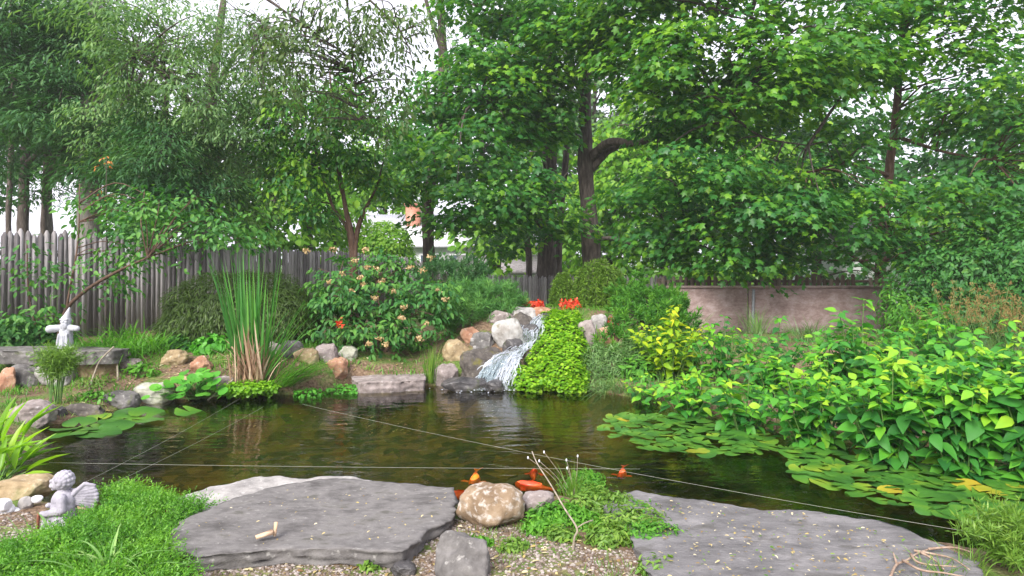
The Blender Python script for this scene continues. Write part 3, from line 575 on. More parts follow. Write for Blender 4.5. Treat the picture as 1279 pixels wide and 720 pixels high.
tree('overhanging_tree', 'tree whose sparse dark pointed leaves hang against the white sky at the top', [[(np.array([-9.2, 7.5, 0]), .22), (np.array([-9.0, 7.6, 3.0]), .18), (np.array([-8.2, 8.2, 6.0]), .14), (np.array([-6.0, 9.6, 8.2]), .09)]],
     [E(400, 40, 11, 70, 45), E(455, 80, 11.5, 50, 50), E(345, 30, 11, 50, 40), E(500, 30, 12, 50, 45), E(430, 140, 12, 50, 30), E(470, 10, 11, 60, 25), E(360, 90, 11.4, 60, 40), E(420, 5, 11, 80, 22), E(490, 110, 12, 30, 40)], G['twig_leaf'], G['bark'], (26,), 22, .42, .12, .42, 'oval',
     droop=.5, hang=.3, tilt=.9, branch=.8, lump=.5, limbs=[[(np.array([-6.6, 9.2, 7.8]), .06)] + tp((250, -60, 10.5, .045), (350, 10, 11, .02), (420, 60, 11.2, .008)), [(np.array([-6.0, 9.6, 8.2]), .06)] + tp((330, -120, 11, .045), (430, -30, 11.3, .025), (500, 40, 11.6, .012), (520, 90, 11.8, .005)), tp((430, -30, 11.3, .02), (440, 60, 11.6, .012), (448, 150, 11.8, .005))])
tree('arching_shrub', 'arching shrub with a long slanting branch against the grey fence behind the gnome', 
     [[gbase(70, 9.7, .03)] + tp((82, 392, 9.7, .03), (110, 362, 9.6, .026), (150, 338, 9.4, .02), (185, 322, 9.2, .01)), [gbase(72, 9.8, .02)] + tp((88, 360, 9.9, .017), (98, 300, 10, .012), (100, 230, 10.1, .006)), [gbase(60, 9.8, .02)] + tp((38, 380, 9.8, .012), (34, 300, 9.9, .008))],
     [E(215, 280, 9.6, 76, 50), E(150, 285, 9.9, 55, 48), E(275, 275, 9.8, 62, 36), E(130, 345, 9.9, 46, 34), E(300, 292, 10.3, 40, 24), E(195, 315, 9.3, 30, 14), E(110, 265, 10.3, 30, 25), E(40, 330, 9.8, 22, 40), E(40, 400, 9.6, 45, 22), E(70, 350, 9.8, 22, 22)], G['viburnum'], G['bark_warm'], (62,), 13, .30, .095, .55, 'oval', cat='shrub', branch=.16, lump=.4, tmean=.65, droop=.3)
tree('sapling', 'thin sapling with reddish orange leaves at its tip in front of the hemlocks', [[gbase(132, 10.3, .014)] + tp((134, 330, 10.3, .012), (133, 250, 10.3, .008), (134, 196, 10.3, .004))],
     [E(133, 203, 10.3, 6, 8), E(136, 235, 10.3, 16, 22)], G['orangeleaf'], G['bark'], 5, 4, .1, .06, .5, 'oval', cat='sapling', branch=.9)
# trees farther off, closing the view between the near crowns
BG = [(60, 30, 90, 'mid green tree standing far behind the hemlock trunks', 0, 120), (200, 26, 150, 'grey green tree far behind the left fence', 1, 95), (300, 27, 185, 'dark green tree far back between the willow and the small forked tree', 0, 70),
      (385, 24, 215, 'bright yellow green bush tree behind the left fence end', 2, 55), (480, 42, 205, 'pale tree rising behind the white house roof', 2, 60), (600, 32, 150, 'tree far back left of the double trunk', 0, 95), (620, 23, 275, 'lit yellow green shrub tree beyond the back fence', 2, 38),
      (700, 30, 250, 'yellow green tree seen between the two big trunks', 2, 60), (765, 28, 270, 'yellow green tree just right of the large maple trunk', 2, 50), (830, 27, 200, 'bright green tree far behind the bare low limb', 2, 90), (925, 27, 180, 'backlit yellow green tree in the middle of the maple canopy', 2, 110),
      (1020, 28, 170, 'dark green tree far behind the pinkish wall', 0, 110), (1230, 25, 190, 'dark green tree at the far right behind the layered maple', 0, 120), (1330, 24, 150, 'green tree at the right edge beyond the house', 0, 120), (740, 38, 130, 'tall dull green tree behind the large maple trunk', 1, 120), (-60, 28, 120, 'dark green tree beyond the left edge of the fence', 0, 120), (335, 23, 262, 'low yellow green tree just behind the left fence', 2, 42), (265, 21, 252, 'low mid green tree behind the fence and the hemlock mass', 1, 46), (170, 23, 235, 'mid green tree behind the pale wide trunk', 0, 52), (415, 27, 262, 'low pale green tree left of the clipped dome shrub', 2, 30), (1180, 22, 300, 'low yellow green tree behind the dark bush', 2, 50)]
for (x, d, y, lab, kd, rp) in BG:
    c = at(x, y, d); r = rp * d / F
    tree('background_tree', lab, [[gbase(x, d, .22)] + [(np.array([c[0], d, c[2] * .5]), .18), (np.array([c[0] + .2, d, c[2] + r * .5]), .08)]],
         [(c, np.array([r, r * .7, max(1.0, r * 1.0)])), (c + [r * .5, -.5, -r * .5], np.array([r * .7, r * .6, r * .6])), (c + [-r * .55, -.3, -r * .35], np.array([r * .65, r * .6, r * .6])), (np.array([c[0], d - .5, 1.4]), np.array([r * .8, r * .5, 1.6]))],
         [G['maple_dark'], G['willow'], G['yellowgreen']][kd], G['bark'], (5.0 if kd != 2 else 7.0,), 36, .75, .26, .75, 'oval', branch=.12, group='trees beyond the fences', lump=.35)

# ------------------------------------------------------------------ stones
def hit(x, y, water=True, lift=0.0):
    """where the sight line through a photo pixel meets the ground (or the pond)"""
    d = np.arange(2.2, 24, .015); P = np.stack([(x - 640) / F * d, d], 1); z = CZ - (y - HZ) / F * d
    h = height(P) + lift; 
    if water: h = np.maximum(h, 0)
    k = np.nonzero(z <= h)[0]; k = k[0] if len(k) else len(d) - 1
    return np.array([P[k, 0], d[k], h[k]])
_bm = bmesh.new(); bmesh.ops.create_icosphere(_bm, subdivisions=5, radius=1.0); _bm.verts.ensure_lookup_table()
ICO = np.array([v.co[:] for v in _bm.verts]); ICOF = np.array([[v.index for v in f.verts] for f in _bm.faces]); _bm.free()
_bm = bmesh.new(); bmesh.ops.create_icosphere(_bm, subdivisions=2, radius=1.0); _bm.verts.ensure_lookup_table()
ICO2 = np.array([v.co[:] for v in _bm.verts]); ICO2F = np.array([[v.index for v in f.verts] for f in _bm.faces]); _bm.free()
def rock_verts(size, seed, block=.75, cuts=9, rough=.085, tilt=(0, 0, 0)):
    r = np.random.default_rng(seed); V = np.sign(ICO) * np.abs(ICO) ** block; V = V / np.abs(V).max()
    for _ in range(cuts):
        n = norm(r.normal(0, 1, 3) * [1, 1, .8]); dd = r.uniform(.72, .93); s = V @ n; V = V - np.maximum(s - dd, 0)[:, None] * n * .9
    V = V * (1 + rough * 1.6 * fbm(V + seed * 3.1, 1.3, 3, seed)[:, None]); V = V + ICO * (rough * .35 * fbm(V + seed, 6, 3, seed + 5))[:, None]
    V = V * np.asarray(size)
    ax, ay, az = tilt
    for a_, (i_, j_) in ((ax, (1, 2)), (ay, (2, 0)), (az, (0, 1))):
        c_, s_ = math.cos(a_), math.sin(a_); u, v = V[:, i_].copy(), V[:, j_].copy(); V[:, i_] = u * c_ - v * s_; V[:, j_] = u * s_ + v * c_
    return V
def rock(name, label, bx, mat, d=None, deep=.8, seed=1, sink=.25, group=None, cat='rock', **kw):
    x0, y0, x1, y1 = bx; xm = (x0 + x1) / 2
    if d is None: d = hit(xm, y1)[1]
    wd = (x1 - x0) * d / F; ht = (y1 - y0) * d / F; dp = wd * deep if wd < 2.2 * ht else max(ht * 1.3, wd * deep * .6)
    d2 = d + dp * .42; c = at(xm, (y0 + y1) / 2, d2); sc = d2 / d
    zt = CZ - (y0 - HZ) / F * (d2 + dp * .08); zb = CZ - (y1 - HZ) / F * d - sink * ht
    size = np.array([wd / 2 * sc * 1.03, dp / 2, max((zt - zb) / 2, .02)])
    V = rock_verts(size, seed, **kw) + [c[0], d2, (zt + zb) / 2]
    m = MB(); m.add(V, [ICOF]); return tag(build(name, m, mat, loc=(c[0], d2, zb), smooth=True), label, cat, group)
R_ = [
 # near pond edge and front
 ((573, 604, 653, 662), 'speckle', 'rounded speckled tan boulder between the two big flagstones', dict(block=.85, cuts=4, deep=.85)),
 ((648, 613, 696, 645), 'pink', 'small grey brown rock tucked behind the weeds right of the speckled boulder', dict()),
 ((546, 667, 612, 730), 'slate', 'dark grey flat sided rock in the gravel at the bottom edge', dict(block=.7, cuts=9, deep=.7)),
 ((0, 594, 62, 624), 'tan', 'mossy tan stone under the bright green plant at the left edge', dict(block=.6, deep=.9)),
 ((60, 628, 125, 668), 'mossy', 'mossy brown flat stone beside the angel statue', dict(d=4.55)),
 ((80, 612, 122, 645), 'tan', 'rounded brown stone just behind the angel wing', dict(d=4.5, block=.9, cuts=2)),
 ((488, 702, 520, 722), 'wet', 'low dark stone under the front corner of the left flagstone', dict()),
 # left bank
 ((8, 500, 66, 533), 'pink', 'pinkish grey boulder at the left pond edge behind the bright leaves', dict(seed=4)),
 ((82, 504, 130, 522), 'mossy', 'low flat brown stone on the left pond edge beside the lily pads', dict(block=.6)),
 ((66, 508, 84, 521), 'wet', 'small dark wet stone between the pinkish boulder and the flat brown stone', dict()),
 ((128, 489, 174, 511), 'granite', 'sloping mottled grey stone on the left pond edge', dict(seed=8)),
 ((171, 477, 215, 504), 'olive', 'rounded pale olive boulder on the left pond edge', dict(block=.65, cuts=3, seed=3)),
 ((212, 470, 250, 498), 'tan', 'tan stone half covered by the round leaved plant', dict(seed=5)),
 ((0, 459, 20, 490), 'rust', 'reddish stone at the far left below the long ledge', dict(seed=2)),
 ((17, 452, 54, 484), 'granite', 'grey block stone supporting the long ledge', dict(block=.6, seed=3)),
 ((50, 453, 92, 484), 'pale', 'pale grey stone below the ledge behind the feathery tuft', dict(block=.65, seed=9)),
 ((92, 450, 150, 473), 'tan', 'tan block under the right end of the ledge', dict(block=.6, seed=12)),
 ((150, 448, 178, 466), 'pink', 'small pinkish stone right of the ledge under the daylilies', dict(seed=5)),
 ((204, 437, 236, 458), 'tan', 'rounded tan stone beneath the laceleaf mound', dict(block=.8, seed=21)),
 ((240, 446, 266, 466), 'rust', 'rusty stone left of the cattail base', dict(seed=31)),
 ((262, 470, 292, 492), 'pink', 'pinkish stone at the water left of the dried cattail leaves', dict(seed=33)),
 ((330, 424, 356, 476), 'pink', 'tall narrow grey pink stone standing behind the cattails', dict(d=9.6, block=.6, seed=6)),
 ((352, 426, 378, 450), 'granite', 'dark grey block in the low wall right of the cattails', dict(block=.6, seed=7)),
 ((368, 436, 398, 456), 'tan', 'tan block in the low wall below the laceleaf mound', dict(block=.6, seed=8)),
 ((396, 430, 422, 456), 'pink', 'pinkish block at the right end of the low wall', dict(block=.6, seed=9)),
 ((404, 447, 436, 474), 'rust', 'orange tinged stone at the water left of the flat pale slab', dict(seed=10)),
 ((420, 432, 448, 450), 'olive', 'olive stone under the flowering shrub', dict(seed=11)),
 # around the waterfall
 ((541, 455, 574, 483), 'pink', 'pinkish white stone at the water left of the waterfall', dict(seed=12)),
 ((554, 423, 590, 451), 'tan', 'yellowish tan boulder left of the waterfall', dict(block=.75, cuts=4, seed=13)),
 ((576, 409, 602, 428), 'rust', 'rusty red stone above the yellowish boulder', dict(seed=14)),
 ((588, 414, 620, 436), 'granite', 'mid grey stone between the rusty and the white tilted stones', dict(seed=15)),
 ((573, 436, 634, 478), 'mossy', 'large dark mossy boulder at the foot of the waterfall', dict(seed=16, d=9.5)),
 ((616, 399, 654, 436), 'quartz', 'white tilted rounded stone beside the falling water', dict(block=.8, cuts=3, seed=17, tilt=(0, -.5, 0), sink=.1)),
 ((640, 390, 668, 420), 'mossy', 'brown mossy stone right behind the white tilted stone', dict(seed=18)),
 ((638, 384, 668, 399), 'pale', 'flat pale grey cap stone at the top left of the waterfall', dict(block=.6, seed=19)),
 ((664, 383, 690, 398), 'rust', 'reddish stone at the top of the waterfall', dict(seed=20)),
 ((652, 406, 676, 430), 'wet', 'dark wet stone beside the upper waterfall', dict(seed=22)),
 ((620, 446, 652, 474), 'wet', 'dark wet stone under the middle of the waterfall', dict(seed=23)),
 ((556, 469, 608, 489), 'wet', 'low dark wet stone at the water line below the mossy boulder', dict(seed=24, block=.6)),
 ((656, 440, 674, 462), 'mossy', 'brown stone between the waterfall and the chartreuse mound', dict(seed=25)),
 ((628, 424, 656, 450), 'wet', 'dark wet stone under the white tilted stone', dict(seed=51)),
 ((676, 392, 696, 408), 'wet', 'dark wet stone at the lip of the upper waterfall', dict(seed=52)),
 ((600, 434, 626, 448), 'mossy', 'flat brown stone between the grey stone and the mossy boulder', dict(seed=53)),
 ((642, 466, 664, 486), 'wet', 'dark wet stone right of the lower waterfall at the water line', dict(seed=54)),
 ((610, 388, 642, 404), 'pink', 'long pinkish stone under the mugo pine by the waterfall top', dict(seed=55)),
 ((606, 474, 630, 490), 'wet', 'low dark wet stone in the splash of the waterfall', dict(seed=56)),
 ((722, 400, 748, 434), 'pink', 'lilac grey stone at the right shoulder of the chartreuse mound', dict(seed=26)),
 ((737, 393, 760, 412), 'pale', 'pale rounded stone behind the right of the chartreuse mound', dict(seed=27)),
 ((748, 404, 774, 430), 'rust', 'reddish grey stone under the small red bloom', dict(seed=28)),
 ((772, 418, 802, 446), 'tan', 'tan sloping stone right of the chartreuse mound', dict(seed=29)),
]
for k, (bx, mt, lab, kw) in enumerate(R_):
    rock('rock', lab, bx, G[mt], **{**dict(seed=40 + k), **kw})
for k, (bx, mt, lab) in enumerate([((-6, 622, 14, 638), 'white_pebble', 'white pebble at the left frame edge behind the larger white one'), ((0, 628, 18, 646), 'white_pebble', 'largest white pebble left of the angel statue'), ((12, 634, 27, 646), 'white_pebble', 'oval white pebble in front of the largest one'),
                                  ((24, 620, 41, 637), 'pale', 'round grey pebble left of the angel statue'), ((40, 619, 54, 628), 'white_pebble', 'small white pebble nearest the angel statue'), ((-4, 640, 10, 654), 'white_pebble', 'lowest white pebble at the left frame edge'), ((588, 422, 593, 427), 'pale', 'tiny pale pebble on the grey stone by the waterfall'), ((591, 432, 596, 437), 'pale', 'small pale pebble on the dark mossy boulder')]):
    rock('pebble', lab, bx, G[mt], seed=90 + k, block=.9, cuts=2, rough=.03, cat='pebble', d=4.35 + .03 * k if k < 6 else 9.95)

def slab(name, label, px, z, thick, mat, seed=1, cat='flagstone', outline=None, rough=.012, ntop=14):
    P = np.array([on(x, y, z)[:2] for x, y in px]) if outline is None else np.array(outline, float)
    P = np.vstack([P, P[0]]); s = np.concatenate([[0], np.cumsum(np.linalg.norm(np.diff(P, axis=0), axis=1))]); n = max(60, int(s[-1] / .02))
    t = np.linspace(0, s[-1], n, endpoint=False); O = np.stack([np.interp(t, s, P[:, 0]), np.interp(t, s, P[:, 1])], 1)
    A = O[1:] - O[:-1]; 
    if np.sum(O[:, 0] * np.roll(O[:, 1], -1) - np.roll(O[:, 0], -1) * O[:, 1]) < 0: O = O[::-1].copy()
    c = O.mean(0); O3 = np.column_stack([O, O[:, 0] * 0]); rad = norm(O - c)
    O = O + rad * (.030 * fbm(O3, 4, 4, seed) + .012 * fbm(O3, 16, 3, seed + 3))[:, None]
    rings = []; 
    def ring(k, zz, jitter=0.0, sd_=0):
        Q = c + (O - c) * k; Q3 = np.column_stack([Q, np.full(n, zz)])
        if jitter: Q3[:, :2] += rad * (jitter * fbm(np.column_stack([O * 9, np.full(n, sd_ * 3.7)]), 1, 3, seed + sd_))[:, None]
        return Q3
    zz = np.linspace(z - thick, z - .012, 7)
    for k, q in enumerate(zz): rings.append(ring(.985 - .03 * (1 - k / 6) + .012 * math.sin(k * 2.2), q, .02, k))
    rings.append(ring(.99, z - .003, .012, 8))
    for k in np.linspace(.965, 0.02, ntop): rings.append(ring(k, z))
    V = np.vstack(rings); top = np.arange(len(V)) >= 7 * n
    V[:, 2] += top * (rough * fbm(V, 2.2, 3, seed) + .35 * rough * fbm(V, 14, 3, seed + 4)) - rough * .5 * top
    m = MB(); i = np.arange(len(rings) - 1)[:, None] * n; j = np.arange(n)[None]; j2 = (j + 1) % n
    m.add(np.vstack([V, [*c, V[-n:, 2].mean()]]), [np.stack([i + j, i + j2, i + n + j2, i + n + j], -1).reshape(-1, 4), np.array([[(len(rings) - 1) * n + x, (len(rings) - 1) * n + (x + 1) % n, len(V)] for x in range(n)])])
    return tag(build(name, m, mat, loc=(*c, z - thick), smooth=True), label, cat)
slab('flagstone', 'pale grey flagstone showing along the pond behind the big dark one', [(209, 634), (232, 617), (272, 605), (326, 595), (355, 595), (400, 594), (445, 596), (470, 604), (440, 640), (330, 650), (240, 645)], .145, .13, G['pale'], 3)
slab('flagstone', 'big dark grey flagstone at the front left with a wood chip on it', [(215, 660), (240, 643), (280, 626), (319, 613), (362, 602), (401, 597), (445, 597), (495, 602), (538, 606), (567, 609), (571, 644), (538, 662), (532, 675), (504, 688), (452, 684), (387, 685), (319, 688), (247, 693), (218, 684)], .205, .10, G['slate'], 5)
slab('flagstone', 'wide blue grey flagstone at the front right sprinkled with fallen bits', [(752, 626), (765, 615), (790, 610), (820, 616), (892, 626), (963, 633), (1021, 637), (1078, 645), (1125, 656), (1165, 672), (1200, 686), (1224, 698), (1235, 760), (1000, 800), (840, 770), (815, 740), (805, 700), (785, 664), (760, 645)], .205, .12, G['slate2'], 8)
slab('flagstone', 'flat pale slab at the far pond edge below the flowering shrub', [(438, 470), (448, 463), (480, 459), (515, 460), (533, 468), (532, 474), (490, 477), (445, 478)], .15, .20, G['pink'], 11)
slab('ledge_stone', 'long flat grey ledge stone on which the gnome statue stands', None, .60, .18, G['granite'], 14, 'ledge', outline=[(-6.9, 8.74), (-6.1, 8.68), (-5.5, 8.66), (-5.06, 8.72), (-5.0, 8.98), (-5.5, 9.15), (-6.3, 9.25), (-6.9, 9.2)])
for k, (sx, sy) in enumerate([(-6.4, 8.85), (-5.3, 8.8)]):
    pass

# ------------------------------------------------------------------ waterfall
def strands(mb, path, widths, n, r=.004, wander=.04):
    P = catmull(path, 8); W = np.interp(np.linspace(0, 1, len(P)), np.linspace(0, 1, len(widths)), widths); T = norm(np.gradient(P, axis=0)); sd_ = np.tile(norm(np.array([.9, -.2, .05])), (len(P), 1))
    for k in range(n):
        u = rng.uniform(-.5, .5); i0 = int(rng.integers(0, max(1, len(P) // 2))); i1 = int(rng.integers(i0 + len(P) // 3, len(P) + 1)); q = P[i0:i1]
        if len(q) < 4: continue
        ww = W[i0:i1] * u; off = np.cumsum(rng.normal(0, wander * .25, len(q))); q = q + sd_[i0:i1] * (ww + off)[:, None] + np.array([0, -1, 1]) * rng.uniform(0, .03) + rng.normal(0, .006, (len(q), 3))
        tube(mb, q, r * rng.uniform(.4, 1.3) * np.sin(np.linspace(.25, 2.9, len(q))), 5, rng.uniform(.2, 1), cap=False)
def sheet(mb, path, widths, n=9):
    P = catmull(path, 8); W = np.interp(np.linspace(0, 1, len(P)), np.linspace(0, 1, len(widths)), widths); u = np.linspace(-.5, .5, n); V = (P[:, None] + u[None, :, None] * W[:, None, None] * np.array([1, 0, 0]) + np.array([0, -.03, .02]) * (1 - 4 * u ** 2)[None, :, None]).reshape(-1, 3)
    V = V + .02 * np.stack([fbm(V, 9, 2, 1), fbm(V, 9, 2, 2), fbm(V, 9, 2, 3)], 1); i = (np.arange(len(P) - 1)[:, None] * n + np.arange(n - 1)[None]).ravel(); mb.add(V, [np.stack([i, i + 1, i + n + 1, i + n], 1)], .5)
wf = thing('waterfall', 'narrow stepped waterfall tumbling between mossy rocks into the pond', 'waterfall', at(630, 482, 9.7))
def down(*pts): return [hit(x, y, lift=l) + [0, 0, l] for x, y, l in pts]
for nm, path, wds, n, r in [('upper_cascade', down((678, 396, .03), (671, 406, .06), (664, 420, .08), (658, 434, .07)), [.14, .22, .32, .36], 60, .008), ('middle_cascade', down((662, 430, .07), (652, 442, .09), (643, 451, .10)), [.26, .24, .28], 36, .008), ('lower_cascade', down((648, 447, .10), (637, 457, .14), (627, 469, .12), (617, 483, .04)) + [on(613, 489, .0)], [.24, .34, .44, .54, .60], 120, .0085)]:
    m = MB(); sheet(m, path, wds); sh = build(nm, m, G['clearwater'], wf, smooth=True); m = MB(); strands(m, path, wds, n, r); build('strands', m, G['falls'], sh, smooth=True)
m = MB(); c0 = on(612, 485, .012); k = 420; a_ = rng.uniform(0, 2 * np.pi, k); r_ = np.abs(rng.normal(0, .2, k)); Q = c0 + np.stack([np.cos(a_) * r_ * 1.5, np.sin(a_) * r_ * .7, rng.uniform(0, .012, k)], 1)
sz = rng.uniform(.004, .014, k); m.add((Q[:, None] + ICO2[None, :, :] * sz[:, None, None] * [1, 1, .5]).reshape(-1, 3), [(ICO2F[None] + (np.arange(k) * len(ICO2))[:, None, None]).reshape(-1, 3)], 1.0)
tag(build('foam', m, G['falls'], wf), kind='stuff')

# ------------------------------------------------------------------ koi and fishing lines
def koi(label, x, y, z, L, head, mats, pitch=0.0):
    c = on(x, y, z); root = thing('koi', label, 'fish', c, 'koi in the pond'); d = np.array([math.cos(head), math.sin(head), 0]); s = np.array([-d[1], d[0], 0]); up = np.array([0, 0, 1.0])
    t = np.linspace(0, 1, 22); w_ = np.interp(t, [0, .06, .2, .38, .6, .82, 1], [.006, .045, .078, .088, .065, .028, .018]) * L / .42; h_ = w_ * 1.15
    x_ = (.5 - t) * L; sway = .025 * np.sin(t * 5.5) * t * L / .3; a = np.linspace(0, 2 * np.pi, 16, endpoint=False)
    V = c + x_[:, None, None] * d + (sway[:, None] + w_[:, None] * .55 * np.cos(a))[..., None] * s + (h_[:, None] * .55 * np.sin(a))[..., None] * up; V = V.reshape(-1, 3)
    i = np.arange(21)[:, None] * 16; j = np.arange(16)[None]; j2 = (j + 1) % 16
    m = MB(); m.add(V, [np.stack([i + j, i + j2, i + 16 + j2, i + 16 + j], -1).reshape(-1, 4), np.arange(16)[::-1][None], (21 * 16 + np.arange(16))[None]]); build('body', m, G[mats], root, smooth=True)
    T0 = c - d * L * .5 + s * sway[-1]; m = MB()
    m.add([T0 + d * .02 + up * .006, T0 - d * .22 * L + s * .13 * L + up * .02, T0 - d * .15 * L + up * .004, T0 - d * .24 * L - s * .12 * L + up * .0, T0 + d * .02 - up * .012], [np.array([[0, 1, 2], [0, 2, 3], [0, 3, 4]])]); build('tail_fin', m, G[mats], root)
    for sg in (-1, 1):
        F0 = c + d * L * .22 + sg * s * .045 * L / .42; m = MB(); m.add([F0 + d * .02, F0 + sg * s * .2 * L - d * .05 * L - up * .005, F0 + sg * s * .13 * L - d * .15 * L - up * .006, F0 - d * .05 * L], [np.array([[0, 1, 2, 3]])]); build('side_fin', m, G[mats], root)
    D0 = c + up * .04 * L / .42; m = MB(); m.add([D0 + d * .1 * L, D0 + up * .05 * L + d * .04 * L, D0 + up * .03 * L - d * .2 * L, D0 - d * .22 * L], [np.array([[0, 1, 2, 3]])]); build('back_fin', m, G[mats], root)
    m = MB(); m.add(c + d * L * .49 + ICO2 * .013 * L / .3, [ICO2F]); build('mouth', m, G['koi_mouth'], root)
koi('orange koi with dark open mouth swimming towards the speckled boulder', 594, 598, -.03, .36, math.radians(262), 'koi_orange')
koi('red koi farther from the bank of the two just right of the speckled boulder', 667, 594, -.035, .28, math.radians(80), 'koi_red')
koi('red koi close to the bank behind the small grey brown rock', 667, 609, -.025, .34, math.radians(150), 'koi_red')
koi('red orange koi alone on the right near the wide blue grey flagstone', 778, 591, -.03, .30, math.radians(250), 'koi_red')
koi('red koi half hidden between the dark flagstone and the speckled boulder', 574, 619, -.05, .30, math.radians(185), 'koi_red')
koi('dark grey koi left of the two red koi', 645, 602, -.07, .36, math.radians(30), 'koi_dark')
def line(label, A, B, sag=.03):
    t = np.linspace(0, 1, 24)[:, None]; P = A * (1 - t) + B * t; P[:, 2] -= (sag * 4 * t * (1 - t))[:, 0]; m = MB(); tube(m, P, .0008, 5); tag(build('fishing_line', m, G['cord'], loc=A), label, 'line', 'thin lines stretched over the pond')
line('pale line stretched straight across the near part of the pond', on(62, 578, .14), on(800, 586, .14), .01)
line('pale line slanting from the far pond middle to the front right corner', on(378, 505, .10), on(1232, 668, .16), .05)
line('upper of two thin lines slanting over the left pond corner', on(100, 606, .16), on(300, 498, .12), .02)
line('lower of two thin lines slanting over the left pond corner', on(112, 618, .16), on(330, 508, .12), .02)

# ------------------------------------------------------------------ lily pads
def pad_mesh(seed, mat):
    r = np.random.default_rng(seed); n = 26; notch = .22; a = np.linspace(notch, 2 * np.pi - notch, n); rim = 1 + .05 * np.sin(a * 3 + seed) + r.normal(0, .012, n)
    rings = [np.stack([np.cos(a) * rim * k, np.sin(a) * rim * k * .93, np.full(n, 0.0) + .05 * k ** 3 * (np.sin(a * 2 + seed) + .4 * np.sin(a * 5 + 2 * seed)) + .012 * np.sin(a * 11) * k], 1) for k in (.12, .45, .8, 1.0)]
    V = np.vstack(rings + [[[-.06, 0, -.01]]]); i = np.arange(3)[:, None] * n; j = np.arange(n - 1)[None]
    m = MB(); m.add(V, [np.stack([i + j, i + n + j, i + n + j + 1, i + j + 1], -1).reshape(-1, 4), np.array([[4 * n, x, x + 1] for x in range(n - 1)])], np.clip(r.uniform(.05, .72) + .2 * V[:, 0], 0, 1))
    o = build('lily_pad', m, mat, smooth=True); me = o.data; bpy.data.objects.remove(o); return me
PADS = [pad_mesh(k, G['pad']) for k in range(9)]; PADY = [pad_mesh(30 + k, G['pad_yellow']) for k in range(3)]
def in_poly(P, Q):
    ins = np.zeros(len(P), bool)
    for a_, b_ in zip(Q, np.roll(Q, -1, 0)):
        ins ^= ((a_[1] > P[:, 1]) != (b_[1] > P[:, 1])) & (P[:, 0] < (b_[0] - a_[0]) * (P[:, 1] - a_[1]) / (b_[1] - a_[1] + 1e-12) + a_[0])
    return ins
def poly_pts(px, z, n, minsep=0.0):
    Q = np.array([on(x, y, z)[:2] for x, y in px]); lo, hi = Q.min(0), Q.max(0); out = []
    for _ in range(60):
        P = rng.uniform(lo, hi, (max(n, 200), 2)); P = P[in_poly(P, Q)]
        for p in P:
            if minsep == 0 or not out or np.min(np.linalg.norm(np.array(out) - p, axis=1)) > minsep: out.append(p)
            if len(out) >= n: return np.array(out)
    return np.array(out)
PADN = [0]
def pads(px, n, sep, r0, r1, label, group, yel=0, ylab=None):
    for k, p in enumerate(poly_pts(px, .01, n, sep)):
        y = k < yel; me = PADY[k % 3] if y else PADS[rng.integers(9)]
        o = bpy.data.objects.new('lily_pad', me); COL.objects.link(o); r = rng.uniform(r0, r1); o.scale = (r, r, r)
        o.location = (p[0], p[1], .010 + .0011 * (PADN[0] % 17)); o.rotation_euler = (rng.normal(0, .08), rng.normal(0, .08), rng.uniform(0, 6.3)); PADN[0] += 1
        tag(o, ylab if y else label, 'lily pad', group + (', yellowed' if y else ''))
pads([(746, 532), (770, 519), (850, 519), (905, 528), (966, 548), (960, 563), (900, 569), (820, 564), (770, 548)], 100, .11, .065, .12, 'green lily pad in the crowd below the yellow green plants, right of the waterfall', 'green pads in the far right raft', 3, 'yellowed lily pad in the crowd below the yellow green plants')
pads([(975, 560), (1010, 556), (1060, 570), (1120, 583), (1279, 598), (1400, 620), (1400, 676), (1279, 658), (1200, 650), (1150, 641), (1080, 622), (1000, 596)], 150, .115, .065, .135, 'green lily pad in the crowd below the broad leaved plants at the right', 'green pads in the near right raft', 4, 'yellow orange lily pad in the crowd at the right edge of the pond')
pads([(58, 536), (110, 524), (165, 514), (198, 512), (190, 526), (130, 542), (75, 548)], 16, .24, .15, .21, 'green lily pad floating by the stones of the left bank', 'green pads by the left bank')
pads([(222, 516), (245, 513), (260, 518), (238, 524)], 1, .2, .17, .18, 'single lily pad floating below the round leaved plant', 'single pad')

